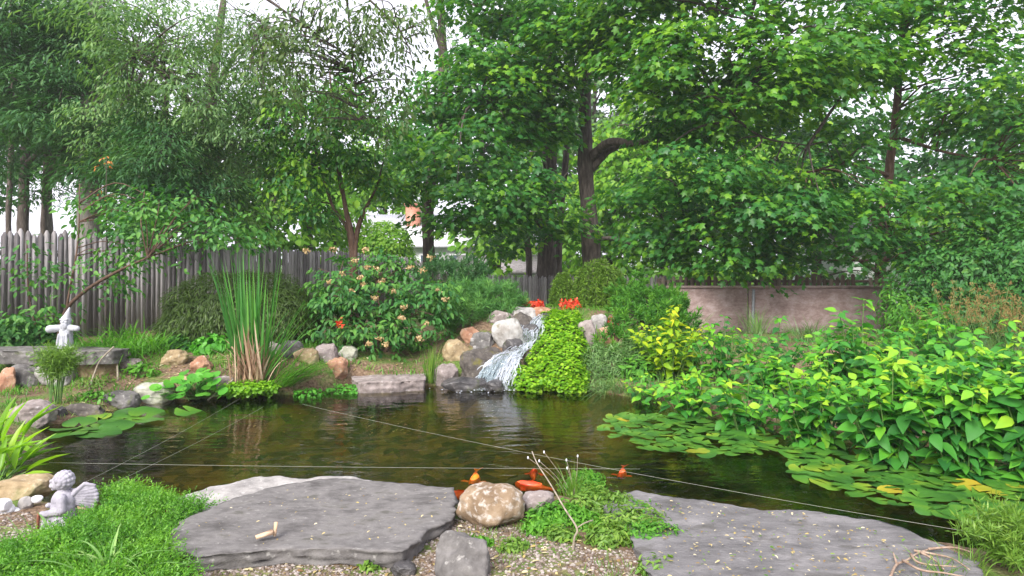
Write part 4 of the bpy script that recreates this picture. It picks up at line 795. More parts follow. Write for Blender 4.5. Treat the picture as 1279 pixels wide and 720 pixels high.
# ------------------------------------------------------------------ plants of the garden
def plant(name, label, cat, base, group=None): return thing(name, label, cat, base, group)
def ray_up(base, n, spread):
    a = rng.uniform(0, 2 * np.pi, n); r = np.abs(rng.normal(0, spread, n)); return np.stack([np.cos(a) * r, np.sin(a) * r, np.zeros(n)], 1)
def big_plant(x, yb, yt, wpx, label, mat='big', stems=9, leaf=.15, d=None, seed=0, name='leafy_shrub', group='broad leaved green plants along the right bank', light=.0, kind='broad'):
    d = d or hit(x, yb)[1]; X = (x - 640) / F * d; b = np.array([X, d, max(gz(X, d), -.15)]); root = plant(name, label, 'shrub', b, group)
    ht = CZ - (yt - HZ) / F * d - b[2]; W = wpx * d / F / 2; st = MB(); lv = MB()
    for s in range(stems):
        a = 2 * np.pi * (s + rng.uniform(0, .8)) / stems; rr = W * math.sqrt(rng.uniform(.02, 1)) if s else W * .15; h = ht * (1 - .42 * (rr / max(W, .01)) ** 1.6) * rng.uniform(.84, 1.0) if s else ht
        tip = b + [math.cos(a) * rr, math.sin(a) * rr * .75, h]; q = b + [math.cos(a) * rr * .25, math.sin(a) * rr * .2, 0]
        path = catmull([q, q * .55 + tip * .45 + [0, 0, .10 * h], tip], 8); tube(st, path, np.linspace(.009, .004, len(path)), 5, cap=False)
        Ls = np.linalg.norm(np.diff(path, axis=0), axis=1).sum(); nn = max(5, int(Ls / .075)); tt = np.linspace(.18, 1, nn); pp = np.stack([np.interp(tt * (len(path) - 1), np.arange(len(path)), path[:, k]) for k in range(3)], 1)
        ph = rng.uniform(0, 6.3); st_t = rng.normal(0, .13)
        for k in range(nn):
            top = tt[k] > .86; m_ = 5 if k == nn - 1 else (3 if top else 2)
            aa = ph + k * 2.0 + np.arange(m_) * 2 * np.pi / m_ + rng.normal(0, .25, m_)
            U = np.stack([np.cos(aa), np.sin(aa), np.full(m_, .35 if top else .02) + rng.normal(0, .22, m_)], 1); Nn = np.stack([np.cos(aa) * .05, np.sin(aa) * .05 - .22, np.ones(m_)], 1) + rng.normal(0, .32, (m_, 3))
            sz = leaf * (1.0 if not top else .72) * rng.uniform(.45, 1.2, m_)
            put_leaves(lv, pp[k] + U * .03, Nn, U, sz, rng.uniform(.44, .66, m_), kind, np.clip(.34 + light + st_t + .28 * (tt[k] > .9) + rng.normal(0, .19, m_), 0, 1))
    build('stems', st, G['stem'], root); build('foliage', lv, G[mat], root); return root
big_plant(838, 462, 384, 100, 'yellow green leafy shrub right of the juniper with yellowing leaves', 'big_yellow', 18, .135, 9.3)
BP = [(900, 486, 396, 84, 'upright dark green leafy plant right of the yellowing shrub', 13, .14, 8.8, -.08), (968, 488, 398, 92, 'upright leafy plant in front of the metal pole of the pinkish wall', 13, .15, 8.7, -.06),
      (1072, 490, 376, 116, 'tallest broad leaved plant, rising in front of the right end of the pinkish wall', 17, .165, 7.8, .0), (1165, 492, 384, 124, 'broad leaved plant right of the tallest one below the dark bush', 17, .165, 7.6, .02), (1254, 500, 402, 110, 'broad leaved plant at the right edge below the golden plumes', 15, .165, 7.3, .0),
      (862, 520, 462, 92, 'low bright plant over the far lily pads nearest the waterfall', 18, .145, None, .10), (808, 503, 470, 70, 'low bright plant right of the chartreuse mound at the water', 12, .12, None, .12), (930, 538, 466, 100, 'low broad leaved plant overhanging the far lily pads', 19, .15, None, .06), (1016, 556, 446, 124, 'broad leaved plant between the two rafts of lily pads', 22, .165, None, .08),
      (1112, 578, 440, 140, 'bright broad leaved plant overhanging the near lily pads in the middle of the right bank', 26, .17, None, .10), (1206, 594, 430, 144, 'big broad leaved plant hanging over the near lily pads toward the right edge', 26, .175, None, .08), (1296, 606, 430, 130, 'broad leaved plant cut by the right frame edge', 22, .18, None, .06), (1030, 512, 430, 104, 'mid height leafy plant below the wall between the upright ones', 16, .155, 7.7, .0), (1118, 520, 426, 116, 'mid height leafy plant behind the bright overhanging one', 18, .165, 7.2, .04), (1210, 530, 424, 116, 'mid height leafy plant behind the big one toward the right edge', 18, .165, 6.9, .02), (960, 510, 444, 92, 'mid height leafy plant left of the plant between the pad rafts', 15, .15, 8.0, .0)]
for (x, yb, yt, wp, lab, ns, lf, d, li) in BP: big_plant(x, yb, yt, wp, lab, 'big', ns, lf, d, light=li)

def dome_plant(name, label, cat, ell, mat, per_m2, size, width, kind, tmean=.5, droop=.4, seed=0, base=None, stems=None, out=.9, jitter=.35, thick=.16, up=.45, tvar=.18, bumpy=.14, group=None, leafname='foliage', soil=None):
    """leaves through the outer layer of lumpy domes; under-surfaces are skipped where they meet the ground"""
    b = base if base is not None else np.array([ell[0][0][0], ell[0][0][1], gz(ell[0][0][0], ell[0][0][1])]); root = plant(name, label, cat, b, group); m = MB()
    for c, r in [e_[:2] for e_ in ell]:
        c, r = np.asarray(c, float), np.asarray(r, float); area = 4 * np.pi * ((r[0] * r[1]) ** 1.6 / 3 + (r[0] * r[2]) ** 1.6 / 3 + (r[1] * r[2]) ** 1.6 / 3) ** (1 / 1.6)
        n = int(area * per_m2); d = norm(rng.normal(0, 1, (n, 3))); lump = 1 + bumpy * fbm(d * 1.0 + c, 3.0, 3, 11); P = c + d * r * (lump * (1 - np.abs(rng.normal(0, thick, n))))[:, None]
        k = P[:, 2] > gzs(P) - .02; P, d = P[k], d[k]; n = len(P); nd = norm(d / r)
        N = nd * out + np.array([0, 0, up]) + jit(n, jitter); h = norm(np.cross(np.cross(nd, [0, 0, 1]), nd) + 1e-6); U = nd * .5 - h * -1 * 0 - np.array([0, 0, droop]) + jit(n, .45)
        put_leaves(m, P, N, U, rng.uniform(.5, 1.4, n) * size, width, kind, np.clip(tmean + .5 * tvar * fbm(P, 5, 2, 4) + rng.normal(0, tvar, n), 0, 1))
    build(leafname, m, G[mat], root)
    if stems:
        s = MB()
        for c, r in [e_[:2] for e_ in ell]:
            for _ in range(stems):
                t_, _d = rand_in_ellipsoid(1, np.asarray(c, float), np.asarray(r, float) * .85, .6); t_ = t_[0]; t_[2] = max(t_[2], b[2] + .1); g0 = b + [*(rng.normal(0, .08, 2)), -.05]
                path = catmull([g0, (g0 + t_) / 2 + [0, 0, .12], t_], 5); tube(s, path, np.linspace(.018, .005, len(path)), 5, cap=False)
        build('stems', s, G['bark'], root)
    return root
# laceleaf mound, flowering shrub, pines and conifers on the bank
dome_plant('laceleaf_maple', 'wide dome shaped olive laceleaf maple behind the cattails', 'shrub', [E(300, 392, 10.8, 92, 56, 1.0), E(250, 408, 10.6, 48, 40, .7), E(352, 400, 10.6, 48, 44, .7)], 'laceleaf', 1500, .10, .16, 'diamond', droop=.9, stems=12, bumpy=.10, thick=.10)
_vb = at(470, 440, 10.4); _vb[2] = gz(_vb[0], _vb[1])
vb = tree('flowering_shrub', 'loose green shrub dotted with small cream flower heads left of the waterfall', [[(_vb + [0, 0, -.1], .04), (_vb + [.05, 0, .5], .03), (_vb + [0, .1, 1.0], .012)], [(_vb + [-.1, 0, -.1], .03), (_vb + [-.3, 0, .6], .02), (_vb + [-.6, .1, 1.1], .01)], [(_vb + [.1, 0, -.1], .03), (_vb + [.4, 0, .4], .02), (_vb + [.75, 0, .75], .01)]],
   [E(455, 365, 10.6, 66, 44, .7), E(425, 350, 10.9, 36, 34, .5), E(520, 392, 10.4, 48, 44, .5), E(466, 418, 10.2, 64, 34, .5), E(484, 336, 10.9, 46, 28, .4), E(548, 372, 10.5, 26, 34, .4), E(410, 396, 10.4, 30, 44, .4)], G['viburnum'], G['bark_warm'], (112,), 14, .18, .105, .5, 'oval', cat='shrub', branch=.35, lump=.55, tmean=.6, shell=.35, tvar=.22)
FC = [(230, 205), (325, 200), (435, 200), (440, 262), (475, 268), (420, 297), (427, 322), (490, 310), (385, 345), (310, 312), (470, 368), (590, 262), (632, 272), (658, 228), (685, 342), (708, 372), (568, 400), (645, 455), (450, 528), (485, 510), (505, 530), (620, 510), (560, 435), (350, 285), (530, 345), (400, 240)]
for (u, v) in FC:
    x, y = 300 + u / 2.77, 240 + v / 2.77; d = 9.72 + .55 * max(0, (400 - y) / 90) + .2 * abs(x - 475) / 80; c = at(x, y, d); n = 30; dd = norm(rng.normal(0, 1, (n, 3)) + [0, -.4, .5]); m = MB()
    P = c + dd * [.062, .05, .04] * rng.uniform(.4, 1.1, (n, 1)); put_leaves(m, P, dd + jit(n, .5), jit(n, 1), .036, .8, 'diamond', rng.uniform(0, 1, n)); build('flower_head', m, G['flower_cream'], vb)
def tufts(m, C, D, n, L, wd, tint, spread=.6):
    """bottlebrush tufts of needles: centres C, shoot direction D"""
    k = len(C); t = rng.uniform(0, 1, (k, n, 1)); P = C[:, None] + D[:, None] * t * L * 1.1; U = D[:, None] * .8 + rng.normal(0, spread, (k, n, 3)); N = rng.normal(0, 1, (k, n, 3))
    put_leaves(m, P.reshape(-1, 3), N.reshape(-1, 3), U.reshape(-1, 3), rng.uniform(.7, 1.2, k * n) * L, wd, 'diamond', np.clip(np.repeat(tint, n) + rng.normal(0, .12, k * n), 0, 1))
def pine(name, label, ell, mat, per_m2, nn, L, wd, up=.9, base=None, tvar=.2, spread=.6, thick=.18, bumpy=.55):
    b = base if base is not None else np.array([ell[0][0][0], ell[0][0][1], gz(*ell[0][0][:2])]); root = plant(name, label, 'shrub', b); m = MB(); s = MB()
    for c, r in [e_[:2] for e_ in ell]:
        n = int(4 * np.pi * (r[0] * r[2]) * per_m2); d = norm(rng.normal(0, 1, (n, 3))); P = c + d * r * ((1 + bumpy * fbm(d + c, 2.6, 2, 3)) * (1 - np.abs(rng.normal(0, thick, n))))[:, None]; k = P[:, 2] > gzs(P); P, d = P[k], d[k]
        tufts(m, P, norm(d + [0, 0, up] + jit(len(P), .25)), nn, L, wd, np.clip(.45 + .25 * d[:, 2] * 0 + rng.normal(0, tvar, len(P)), 0, 1), spread)
        for p in P[::9]: path = catmull([b, (b + p) / 2 + [0, 0, .05], p], 4); tube(s, path, np.linspace(.02, .006, len(path)), 5, cap=False)
    build('foliage', m, G[mat], root); build('stems', s, G['bark'], root); return root
pine('mugo_pine', 'blue green mugo pine with tufted needles left of the waterfall top', [E(605, 392, 11.6, 44, 26, .6), E(578, 400, 11.2, 34, 20, .5), E(628, 378, 11.7, 22, 18, .4), E(590, 374, 11.8, 24, 16, .4), E(622, 402, 11.3, 32, 20, .4)], 'pine', 95, 30, .12, .10)
pine('dark_yew', 'dark green yew bush behind the flowering shrub at the foot of the slim tree', [E(560, 352, 12.6, 32, 26, .5), E(582, 342, 13, 22, 16, .4)], 'hemlock', 80, 30, .11, .14)
def weeping(name, label, x, yt, yb, wp, d, n, mat, L=.05):
    X = (x - 640) / F * d; b = np.array([X, d, gz(X, d)]); root = plant(name, label, 'conifer', b); m = MB(); s = MB(); zt = CZ - (yt - HZ) / F * d; zb = CZ - (yb - HZ) / F * d; W = wp * d / F / 2
    tube(s, catmull([b, b + [.03, 0, (zt - b[2]) * .6], [b[0], b[1], zt]], 6), .03, 7)
    for _ in range(n):
        a = rng.uniform(0, 6.3); r = W * math.sqrt(rng.uniform(.03, 1)) * rng.uniform(.75, 1.2); z1 = zt - (zt - zb) * .55 * (r / W) * rng.uniform(.3, 1); z2 = zb + (z1 - zb) * rng.uniform(0, .35); p1 = np.array([b[0] + math.cos(a) * r, b[1] + math.sin(a) * r * .7, z1]); p0 = np.array([b[0], b[1], min(zt, z1 + .1)]); p2 = np.array([p1[0] * 1.0 + math.cos(a) * .06, p1[1] + math.sin(a) * .05, z2])
        path = catmull([p0, p1, p2], 12); tube(s, path, .004, 4, cap=False); q = path[4:]; k = len(q); tufts(m, np.repeat(q, 3, 0), np.tile([0, 0, -1.0], (3 * k, 1)) + jit(3 * k, .4), 6, L, .18, np.clip(.5 + rng.normal(0, .18, 3 * k), 0, 1), .5)
    build('foliage', m, G[mat], root); build('trunk', s, G['bark'], root)
weeping('weeping_spruce', 'weeping spruce with hanging boughs behind the chartreuse mound', 748, 326, 388, 56, 13.0, 85, 'spruce', .09)
weeping('weeping_spruce', 'smaller dark weeping spruce left of the larger one by the fence', 704, 342, 384, 26, 13.3, 36, 'spruce', .08)
pine('juniper_bush', 'upright bright green juniper with pointed sprays right of the weeping spruce', [E(812, 392, 11.6, 42, 22, .6), E(788, 380, 11.9, 18, 22, .4), E(835, 382, 12, 22, 16, .4), E(800, 366, 12.2, 8, 20, .2), E(785, 418, 10.9, 40, 24, .5), E(830, 408, 11.0, 30, 20, .4), E(770, 440, 10.2, 30, 20, .4)], 'juniper', 110, 26, .10, .2, up=1.2, spread=.4)
# chartreuse mound beside the waterfall, on a bank of soil
jc = [(at(700, 424, 10.6), (.40, .6, .40)), (at(664, 478, 9.35), (.28, .34, .20)), (at(690, 470, 9.5), (.34, .45, .30)), (at(716, 474, 9.5), (.24, .4, .24)), (at(716, 446, 9.9), (.24, .4, .32)), (at(694, 408, 11.0), (.22, .42, .24)), (at(684, 450, 9.8), (.28, .36, .28)), (at(710, 404, 11.0), (.24, .4, .18))]
for _ in range(30):
    c_, r_ = jc[rng.integers(8)]; d_ = norm(rng.normal(0, 1, 3) + [0, -.5, .1]); p_ = np.asarray(c_) + d_ * np.asarray(r_) * .92
    if p_[2] > .02 and not (p_[2] > .3 and p_[0] / p_[1] * F + 640 < 672): jc.append((p_, rng.uniform(.09, .2) * np.array([1, 1, .7])))
jr = dome_plant('creeping_jenny', 'bright chartreuse mound of tiny round leaves spilling to the water beside the waterfall', 'plant', jc, 'jenny', 2900, .037, .95, 'round', thick=.08, tvar=.26, droop=.2, up=.9, bumpy=.20, base=np.array([.8, 10.4, 0]), out=.7)
m = MB()
for c, r in jc: m.add(np.asarray(c) + ICO * np.asarray(r) * .80, [ICOF])
build('soil_bank', m, G['peat'], jr, smooth=True)
dome_plant('feathery_plant', 'soft blue green feathery plant right of the chartreuse mound', 'plant', [E(768, 462, 9.7, 36, 34, .4), E(795, 450, 9.8, 26, 30, .4), E(752, 484, 9.3, 26, 16, .3), E(744, 456, 9.6, 20, 28, .3)], 'bluegrass', 1700, .075, .14, 'diamond', droop=-.5, up=.3)
def grass_clump(name, label, x, yb, n, L, wd, lean, mat, cat='grass', d=None, spread=.08, bend=.35, pull=(0, 0), group=None, z=None, seg=6, leafname='blades', tmean=.5):
    b = hit(x, yb) if d is None else np.array([(x - 640) / F * d, d, max(gz((x - 640) / F * d, d), 0)])
    if z is not None: b[2] = z
    root = plant(name, label, cat, b, group); B = b + ray_up(b, n, spread) * [1, 1, 0]; D = (B - b) / max(spread, .01) * .5 * lean + np.array([*pull, 0]) + rng.normal(0, lean * .5, (n, 3)) * [1, 1, 0]
    m = MB(); blades(m, B, D, rng.uniform(.6, 1.05, n) * L, wd * rng.uniform(.7, 1.2, n), bend * rng.uniform(.3, 1.6, n), seg, np.clip(tmean + rng.normal(0, .2, n), 0, 1)); build(leafname, m, G[mat], root); return root
grass_clump('sedge_clump', 'drooping grassy clump overhanging the water right of the chartreuse mound', 775, 492, 150, .5, .008, .8, 'bluegrass', spread=.2, bend=.9)
# cattails and what grows at their foot
cb = hit(316, 484); ct = plant('cattail_clump', 'tall cattail clump with upright green blades and dried brown leaves at its base', 'cattails', cb)
n = 62; B = cb + np.stack([rng.uniform(-.17, .15, n), rng.uniform(-.12, .14, n), np.zeros(n)], 1); D = np.stack([(B[:, 0] - cb[0]) * .75 - .02 + rng.normal(0, .07, n), rng.normal(0, .06, n), np.zeros(n)], 1)
m = MB(); blades(m, B, D, rng.uniform(1.0, 1.95, n), rng.uniform(.02, .038, n), rng.uniform(0, .3, n) ** 2, 9, np.clip(rng.normal(.5, .2, n), 0, 1)); 
n = 16; B = cb + np.stack([rng.uniform(-.02, .25, n), rng.uniform(-.1, .1, n), np.zeros(n)], 1); D = np.stack([rng.uniform(.25, .65, n), rng.normal(0, .08, n), np.zeros(n)], 1); blades(m, B, D, rng.uniform(.9, 1.45, n), .024, rng.uniform(.05, .3, n), 9, rng.uniform(.3, .8, n))
n = 3; B = cb + np.array([[-.14, 0, 0], [-.15, .05, 0], [-.12, -.05, 0]]); D = np.array([[-.2, 0, 0], [-.25, .02, 0], [-.14, 0, 0]]); blades(m, B, D, [1.95, 1.8, 1.9], .026, .06, 9, .4); build('green_blades', m, G['cattail'], ct)
n = 100; B = cb + np.stack([rng.normal(0, .10, n), rng.uniform(-.22, -.02, n), np.zeros(n)], 1); D = np.stack([(B[:, 0] - cb[0]) * .5 + rng.normal(0, .2, n), rng.normal(-.1, .12, n), np.zeros(n)], 1); m = MB(); blades(m, B, D, rng.uniform(.25, .85, n), rng.uniform(.016, .034, n), rng.uniform(-.1, .35, n), 6, rng.uniform(0, 1, n))
blades(m, np.array([cb + [.05, -.05, 0]]), np.array([[.55, -.05, 0]]), 1.05, .022, .5, 12, .35); blades(m, np.array([cb + [-.24, -.05, 0]]), np.array([[.02, 0, 0]]), .62, .03, 0, 5, .3); build('dried_blades', m, G['dry'], ct)
dome_plant('marsh_plant', 'low chartreuse marsh plant at the foot of the cattails', 'plant', [(cb + [-.02, -.28, -.02], np.array([.32, .18, .09])), (cb + [.22, -.2, -.02], np.array([.2, .14, .08]))], 'jenny', 2600, .04, .8, 'round', tmean=.35, droop=-.2, base=cb + [0, -.25, 0], bumpy=.3)
grass_clump('leaning_grass', 'grassy clump leaning right over the water beside the cattails', 352, 490, 130, .78, .016, .5, 'juniper', pull=(1.15, -.15), spread=.14, bend=.22, tmean=.62)
dome_plant('watercress', 'small leafy water plant floating at the tip of the leaning grass', 'plant', [(on(430, 489, .01), np.array([.26, .16, .09])), (on(386, 494, .01), np.array([.2, .14, .10]))], 'nasturtium', 700, .05, .8, 'oval', base=on(425, 490, 0), droop=-.2)
# round leaved plant at the left of the cattails
nb = hit(246, 496); nr_ = plant('round_leaved_plant', 'plant with bright round leaves leaning over the water left of the cattails', 'plant', nb); m = MB(); s = MB()
for k in range(95):
    p = nb + [rng.normal(0, .24), rng.normal(-.02, .2), 0]; p[2] = nb[2] + rng.uniform(.0, .30) * math.exp(-((p[0] - nb[0]) / .4) ** 2) + .03; a = rng.uniform(0, 6.3)
    put_leaves(m, p[None], np.array([[rng.normal(0, .3), -.45 + rng.normal(0, .25), 1]]), np.array([[math.cos(a), math.sin(a), 0.]]), rng.uniform(.08, .15), 1.0, 'round', rng.uniform(.2, .9)); tube(s, [nb + [rng.normal(0, .06), rng.normal(0, .06), -.02], p + [math.cos(a) * .05, math.sin(a) * .05, -.005]], .004, 4, cap=False)
build('foliage', m, G['nasturtium'], nr_); build('stems', s, G['stem'], nr_)
# left bank
for k, (x, yb, n, L, mt, lab, d) in enumerate([(160, 446, 150, .62, 'lily', 'broad daylily clump with arching blades between the gnome and the laceleaf mound', 9.3), (120, 440, 110, .6, 'lily', 'daylily clump just right of the gnome statue', 9.5), (186, 436, 110, .62, 'lily', 'daylily clump touching the laceleaf mound', 9.6), (155, 420, 120, .75, 'lily', 'taller daylily clump behind the others against the fence', 10.1)]):
    grass_clump('daylily', lab, x, yb, n, L, .020, .9, mt, 'daylily', d=d, spread=.22, bend=.75, group='daylilies on the left bank')
for (x, d, w_, h_, mt, lab, sz, wd, kd) in [(30, 9.9, 60, 28, 'viburnum', 'dark leafy perennial patch left of the gnome along the fence', .09, .45, 'oval'), (60, 10.1, 34, 34, 'juniper', 'mid green leafy perennial behind the gnome', .08, .35, 'oval'), (5, 9.6, 40, 34, 'viburnum', 'leafy perennial at the left frame edge by the fence', .09, .45, 'oval'), (265, 9.7, 28, 17, 'nasturtium', 'low light green hosta like plant under the laceleaf mound', .11, .6, 'broad'), (228, 9.9, 24, 14, 'viburnum', 'low leafy plant at the left foot of the laceleaf mound', .09, .5, 'oval'), (180, 8.9, 22, 12, 'lily', 'small bright leafy weed under the daylilies by the ledge end', .07, .5, 'oval'), (122, 8.6, 30, 8, 'grass', 'low mossy tuft below the ledge right end', .05, .4, 'oval'), (118, 8.0, 26, 9, 'lily', 'low green creeping plant behind the flat brown pond stone', .05, .6, 'round')]:
    X = (x - 640) / F * d; b = np.array([X, d, gz(X, d)]); dome_plant('perennial', lab, 'plant', [(b + [0, 0, h_ * d / F * .35], np.array([w_ * d / F, w_ * d / F * .5, h_ * d / F]))], mt, 700, sz, wd, kd, droop=.1, base=b, bumpy=.3, thick=.3)
fb = hit(68, 505); ft = plant('feathery_tuft', 'feathery horsetail tuft with thin stems rising at the left pond edge', 'plant', fb); s = MB(); m = MB()
for k in range(16):
    a = rng.uniform(-1, 1); t_ = fb + [a * .22, rng.normal(0, .06), rng.uniform(.42, .62)]; path = catmull([fb + [a * .07, rng.normal(0, .03), -.03], (fb + t_) / 2 + [a * .0, 0, .05], t_], 6); tube(s, path, .006, 5, cap=False); q = np.repeat(path[-6:], 9, 0) + jit(54, .02); tufts(m, q, norm(jit(54, 1) * [1, 1, .5] + [0, 0, .25]), 4, .085, .10, np.full(54, .55), .5)
build('stems', s, G['stem'], ft); build('foliage', m, G['grass'], ft)
grass_clump('reed_tuft', 'slim upright reed tuft beside the flat pale slab at the far pond edge', 540, 480, 70, .62, .009, .16, 'grass', spread=.06, bend=.12)
grass_clump('grass_tuft', 'pale ornamental grass tuft against the pinkish wall', 946, 425, 120, .75, .010, .5, 'pale_grass', d=13.3, spread=.15, bend=.4)
grass_clump('grass_tuft', 'green ornamental grass tuft before the wall near the tallest leafy plant', 1010, 432, 110, .6, .010, .6, 'bluegrass', d=12.0, spread=.2, bend=.5)
grass_clump('grass_tuft', 'dull green grass tuft at the left end of the pinkish wall', 860, 420, 90, .7, .010, .5, 'bluegrass', d=13.2, spread=.2, bend=.4)
for (x, d, lab, L) in [(1235, 9.6, 'ornamental grass with golden plumes below the dark bush at the right', 1.15), (1268, 9.3, 'ornamental grass with golden plumes at the right frame edge', 1.15), (1196, 10.2, 'thinner plumed grass left of the other golden plumes', 1.1)]:
    g_ = grass_clump('plumed_grass', lab, x, 0, 170, L * .85, .012, .5, 'bluegrass', d=d, spread=.2, bend=.45, group='golden plumed grasses'); b = WLOC[g_.name]; s = MB(); m = MB()
    for k in range(15):
        t_ = b + [rng.normal(0, .3), rng.normal(0, .2), L * rng.uniform(.68, 1.1)]; path = catmull([b + [rng.normal(0, .08), 0, 0], (b + t_) / 2, t_], 6); tube(s, path, .004, 4, cap=False); q = np.repeat(path[-4:], 9, 0) + jit(36, .012); tufts(m, q, norm(jit(36, .35) + [.2, 0, 1]), 2, .055, .16, np.full(36, .5), .35)
    build('stems', s, G['stem'], g_); build('plumes', m, G['goldplume'], g_)
# bushes beyond the broad leaved plants
dome_plant('honeysuckle_bush', 'dark dense honeysuckle bush filling the right side under the layered maple', 'shrub', [E(1205, 340, 12.5, 70, 50, 1.0), E(1275, 330, 12, 60, 70, 1.0), E(1150, 370, 12.6, 40, 40, .7), E(1235, 395, 11.6, 60, 34, .8), E(1330, 360, 11.5, 60, 70, .9)], 'viburnum', 330, .09, .5, 'oval', stems=10, tmean=.45, thick=.3, bumpy=.6)
dome_plant('loose_bush', 'loose leafy bush at the right end of the pinkish wall', 'shrub', [E(1150, 412, 11, 42, 34, .6), E(1120, 392, 11.8, 24, 40, .4)], 'juniper', 300, .13, .25, 'diamond', stems=8, thick=.4, bumpy=.4)
dome_plant('clipped_shrub', 'pale green clipped dome shrub above the fence in front of the white house', 'shrub', [(at(477, 312, 24), np.array([1.15, 1.0, 1.0])), (at(477, 340, 24), np.array([1.3, 1.0, 1.2]))], 'yellowgreen', 420, .12, .6, 'oval', thick=.12, bumpy=.07, tmean=.6, stems=5)
dome_plant('groundcover_shrub', 'blue green feathery low shrub at the right of the waterfall rocks', 'shrub', [E(838, 440, 9.8, 40, 28, .5), E(795, 462, 9.5, 26, 20, .4)], 'juniper', 600, .10, .4, 'oval', stems=4, thick=.3)
for (x, y, d, w_, n, lab) in [(661, 381, 12.0, 20, 46, 'row of red blooms at the top of the waterfall'), (713, 381, 12.2, 11, 40, 'red blooms at the foot of the weeping spruces'), (763, 404, 10.9, 5, 14, 'small red bloom above the reddish grey stone'), (426, 406, 9.9, 3, 4, 'single red bloom at the left of the flowering shrub')]:
    c = at(x, y, d); b = np.array([c[0], d, min(gz(c[0], d), c[2] - .1)]); fr = plant('red_flowers', lab, 'flowers', b); W = w_ * d / F; m = MB(); P = c + rng.uniform(-1, 1, (n, 3)) * [W, .15, .07]; 
    for p in P: q = p + jit(7, .018); put_leaves(m, q, jit(7, 1) + [0, -.5, .6], jit(7, 1), .05, .8, 'diamond', rng.uniform(0, 1, 7))
    build('blooms', m, G['flower_red'], fr); m = MB(); k = n * 5; P = c + rng.uniform(-1, 1, (k, 3)) * [W * 1.1, .16, .09] - [0, 0, .12]; put_leaves(m, P, jit(k, .6) + [0, -.4, .8], jit(k, 1), .07, .5, 'oval', rng.uniform(.2, .8, k)); build('foliage', m, G['viburnum'], fr)
    s = MB(); [tube(s, [b + [rng.uniform(-W, W), 0, 0], p], .004, 4, cap=False) for p in P[:12]]; build('stems', s, G['stem'], fr)

# ------------------------------------------------------------------ foreground plants
def rosette(name, label, x, yb, n, L, wd, mat, kind='broad', d=None, tilt=.9, pull=(0, 0), z=None, tmean=.5, stalk=.35, petiole=True):
    b = hit(x, yb) if d is None else np.array([(x - 640) / F * d, d, gz((x - 640) / F * d, d)]); root = plant(name, label, 'plant', b); m = MB(); s = MB()
    for k in range(n):
        a = rng.uniform(0, 6.3); el = rng.uniform(.35, 1.35) * tilt; u = np.array([math.cos(a) * math.cos(el) + pull[0], math.sin(a) * math.cos(el) + pull[1], math.sin(el)]); u = norm(u); Ls = L * rng.uniform(.7, 1.15); p = b + u * Ls * stalk + [rng.normal(0, .06), rng.normal(0, .06), 0]
        if petiole: tube(s, [b + [rng.normal(0, .04), rng.normal(0, .04), -.02], p], .006, 5, cap=False)
        nn = np.cross(np.cross(u, [0, 0, 1.0]), u) + rng.normal(0, .25, 3) + [0, -.25, .2]; put_leaves(m, p[None], nn[None], u[None], Ls * (1 - stalk * .4), wd, kind, float(np.clip(rng.normal(tmean, .2), 0, 1)))
    build('leaves', m, G[mat], root)
    if s.n: build('stems', s, G['stem'], root)
    return root
rosette('broad_blade_plant', 'bright lime green plant with long upright leaves cut by the left frame edge', 0, 603, 36, .40, .22, 'hosta', tilt=1.1, pull=(.0, 0))
rosette('broad_blade_plant', 'smaller lime green plant just behind the larger one at the left frame edge', -10, 575, 22, .44, .22, 'hosta', tilt=1.2, pull=(.12, 0))
def region(px, z, n): 
    P = poly_pts(px, z, n); return np.column_stack([P, height(P)])
CJ = [(62, 682), (122, 648), (132, 616), (168, 606), (208, 612), (224, 628), (268, 631), (216, 652), (214, 690), (250, 724), (120, 800), (-60, 800), (-60, 690), (20, 676)]
cj = plant('creeping_juniper', 'bright green creeping juniper mat spreading between the angel statue and the dark flagstone', 'shrub', on(120, 690, .12)); P = region(CJ, .17, 5200)
edge = np.clip(-1 * np.array([0]), 0, 1); hgt = .03 + .11 * np.clip(.5 + .6 * fbm(P * [1, 1, 0], 2.2, 3, 8), 0, 1); P[:, 2] = np.maximum(P[:, 2], .06) + hgt * rng.uniform(.35, 1.0, len(P)) ** .6
m = MB(); D = norm(jit(len(P), .8) * [1, 1, .25] + [0, 0, .55]); k = 9; T = np.clip(.5 + .25 * fbm(P * [1, 1, 0], 6, 2, 2) + rng.normal(.08, .17, len(P)), 0, 1)
for j in range(k):
    Q = P + D * (.012 * j) ; sd_ = norm(np.cross(D, jit(len(P), 1))); put_leaves(m, Q, jit(len(P), 1) + [0, -.2, .8], D * .7 + sd_ * (.9 - .08 * j), .030 - .0015 * j, .34, 'diamond', np.clip(T + .03 * (j - 4), 0, 1))
build('foliage', m, G['creeper'], cj)
s = MB(); [tube(s, [p - [*(rng.normal(0, .05, 2)), .14], p], .004, 4, cap=False) for p in P[::30]]; build('stems', s, G['bark'], cj)
grass_clump('pale_grass_clump', 'clump of pale arching grass blades at the bottom left in front of the juniper mat', 135, 735, 46, .42, .013, .75, 'pale_grass', d=3.35, spread=.09, bend=.55, seg=8)
grass_clump('pale_grass_clump', 'few thin pale blades at the left below the white pebbles', 40, 690, 16, .3, .010, .9, 'pale_grass', d=3.85, spread=.08, bend=.5, seg=7)
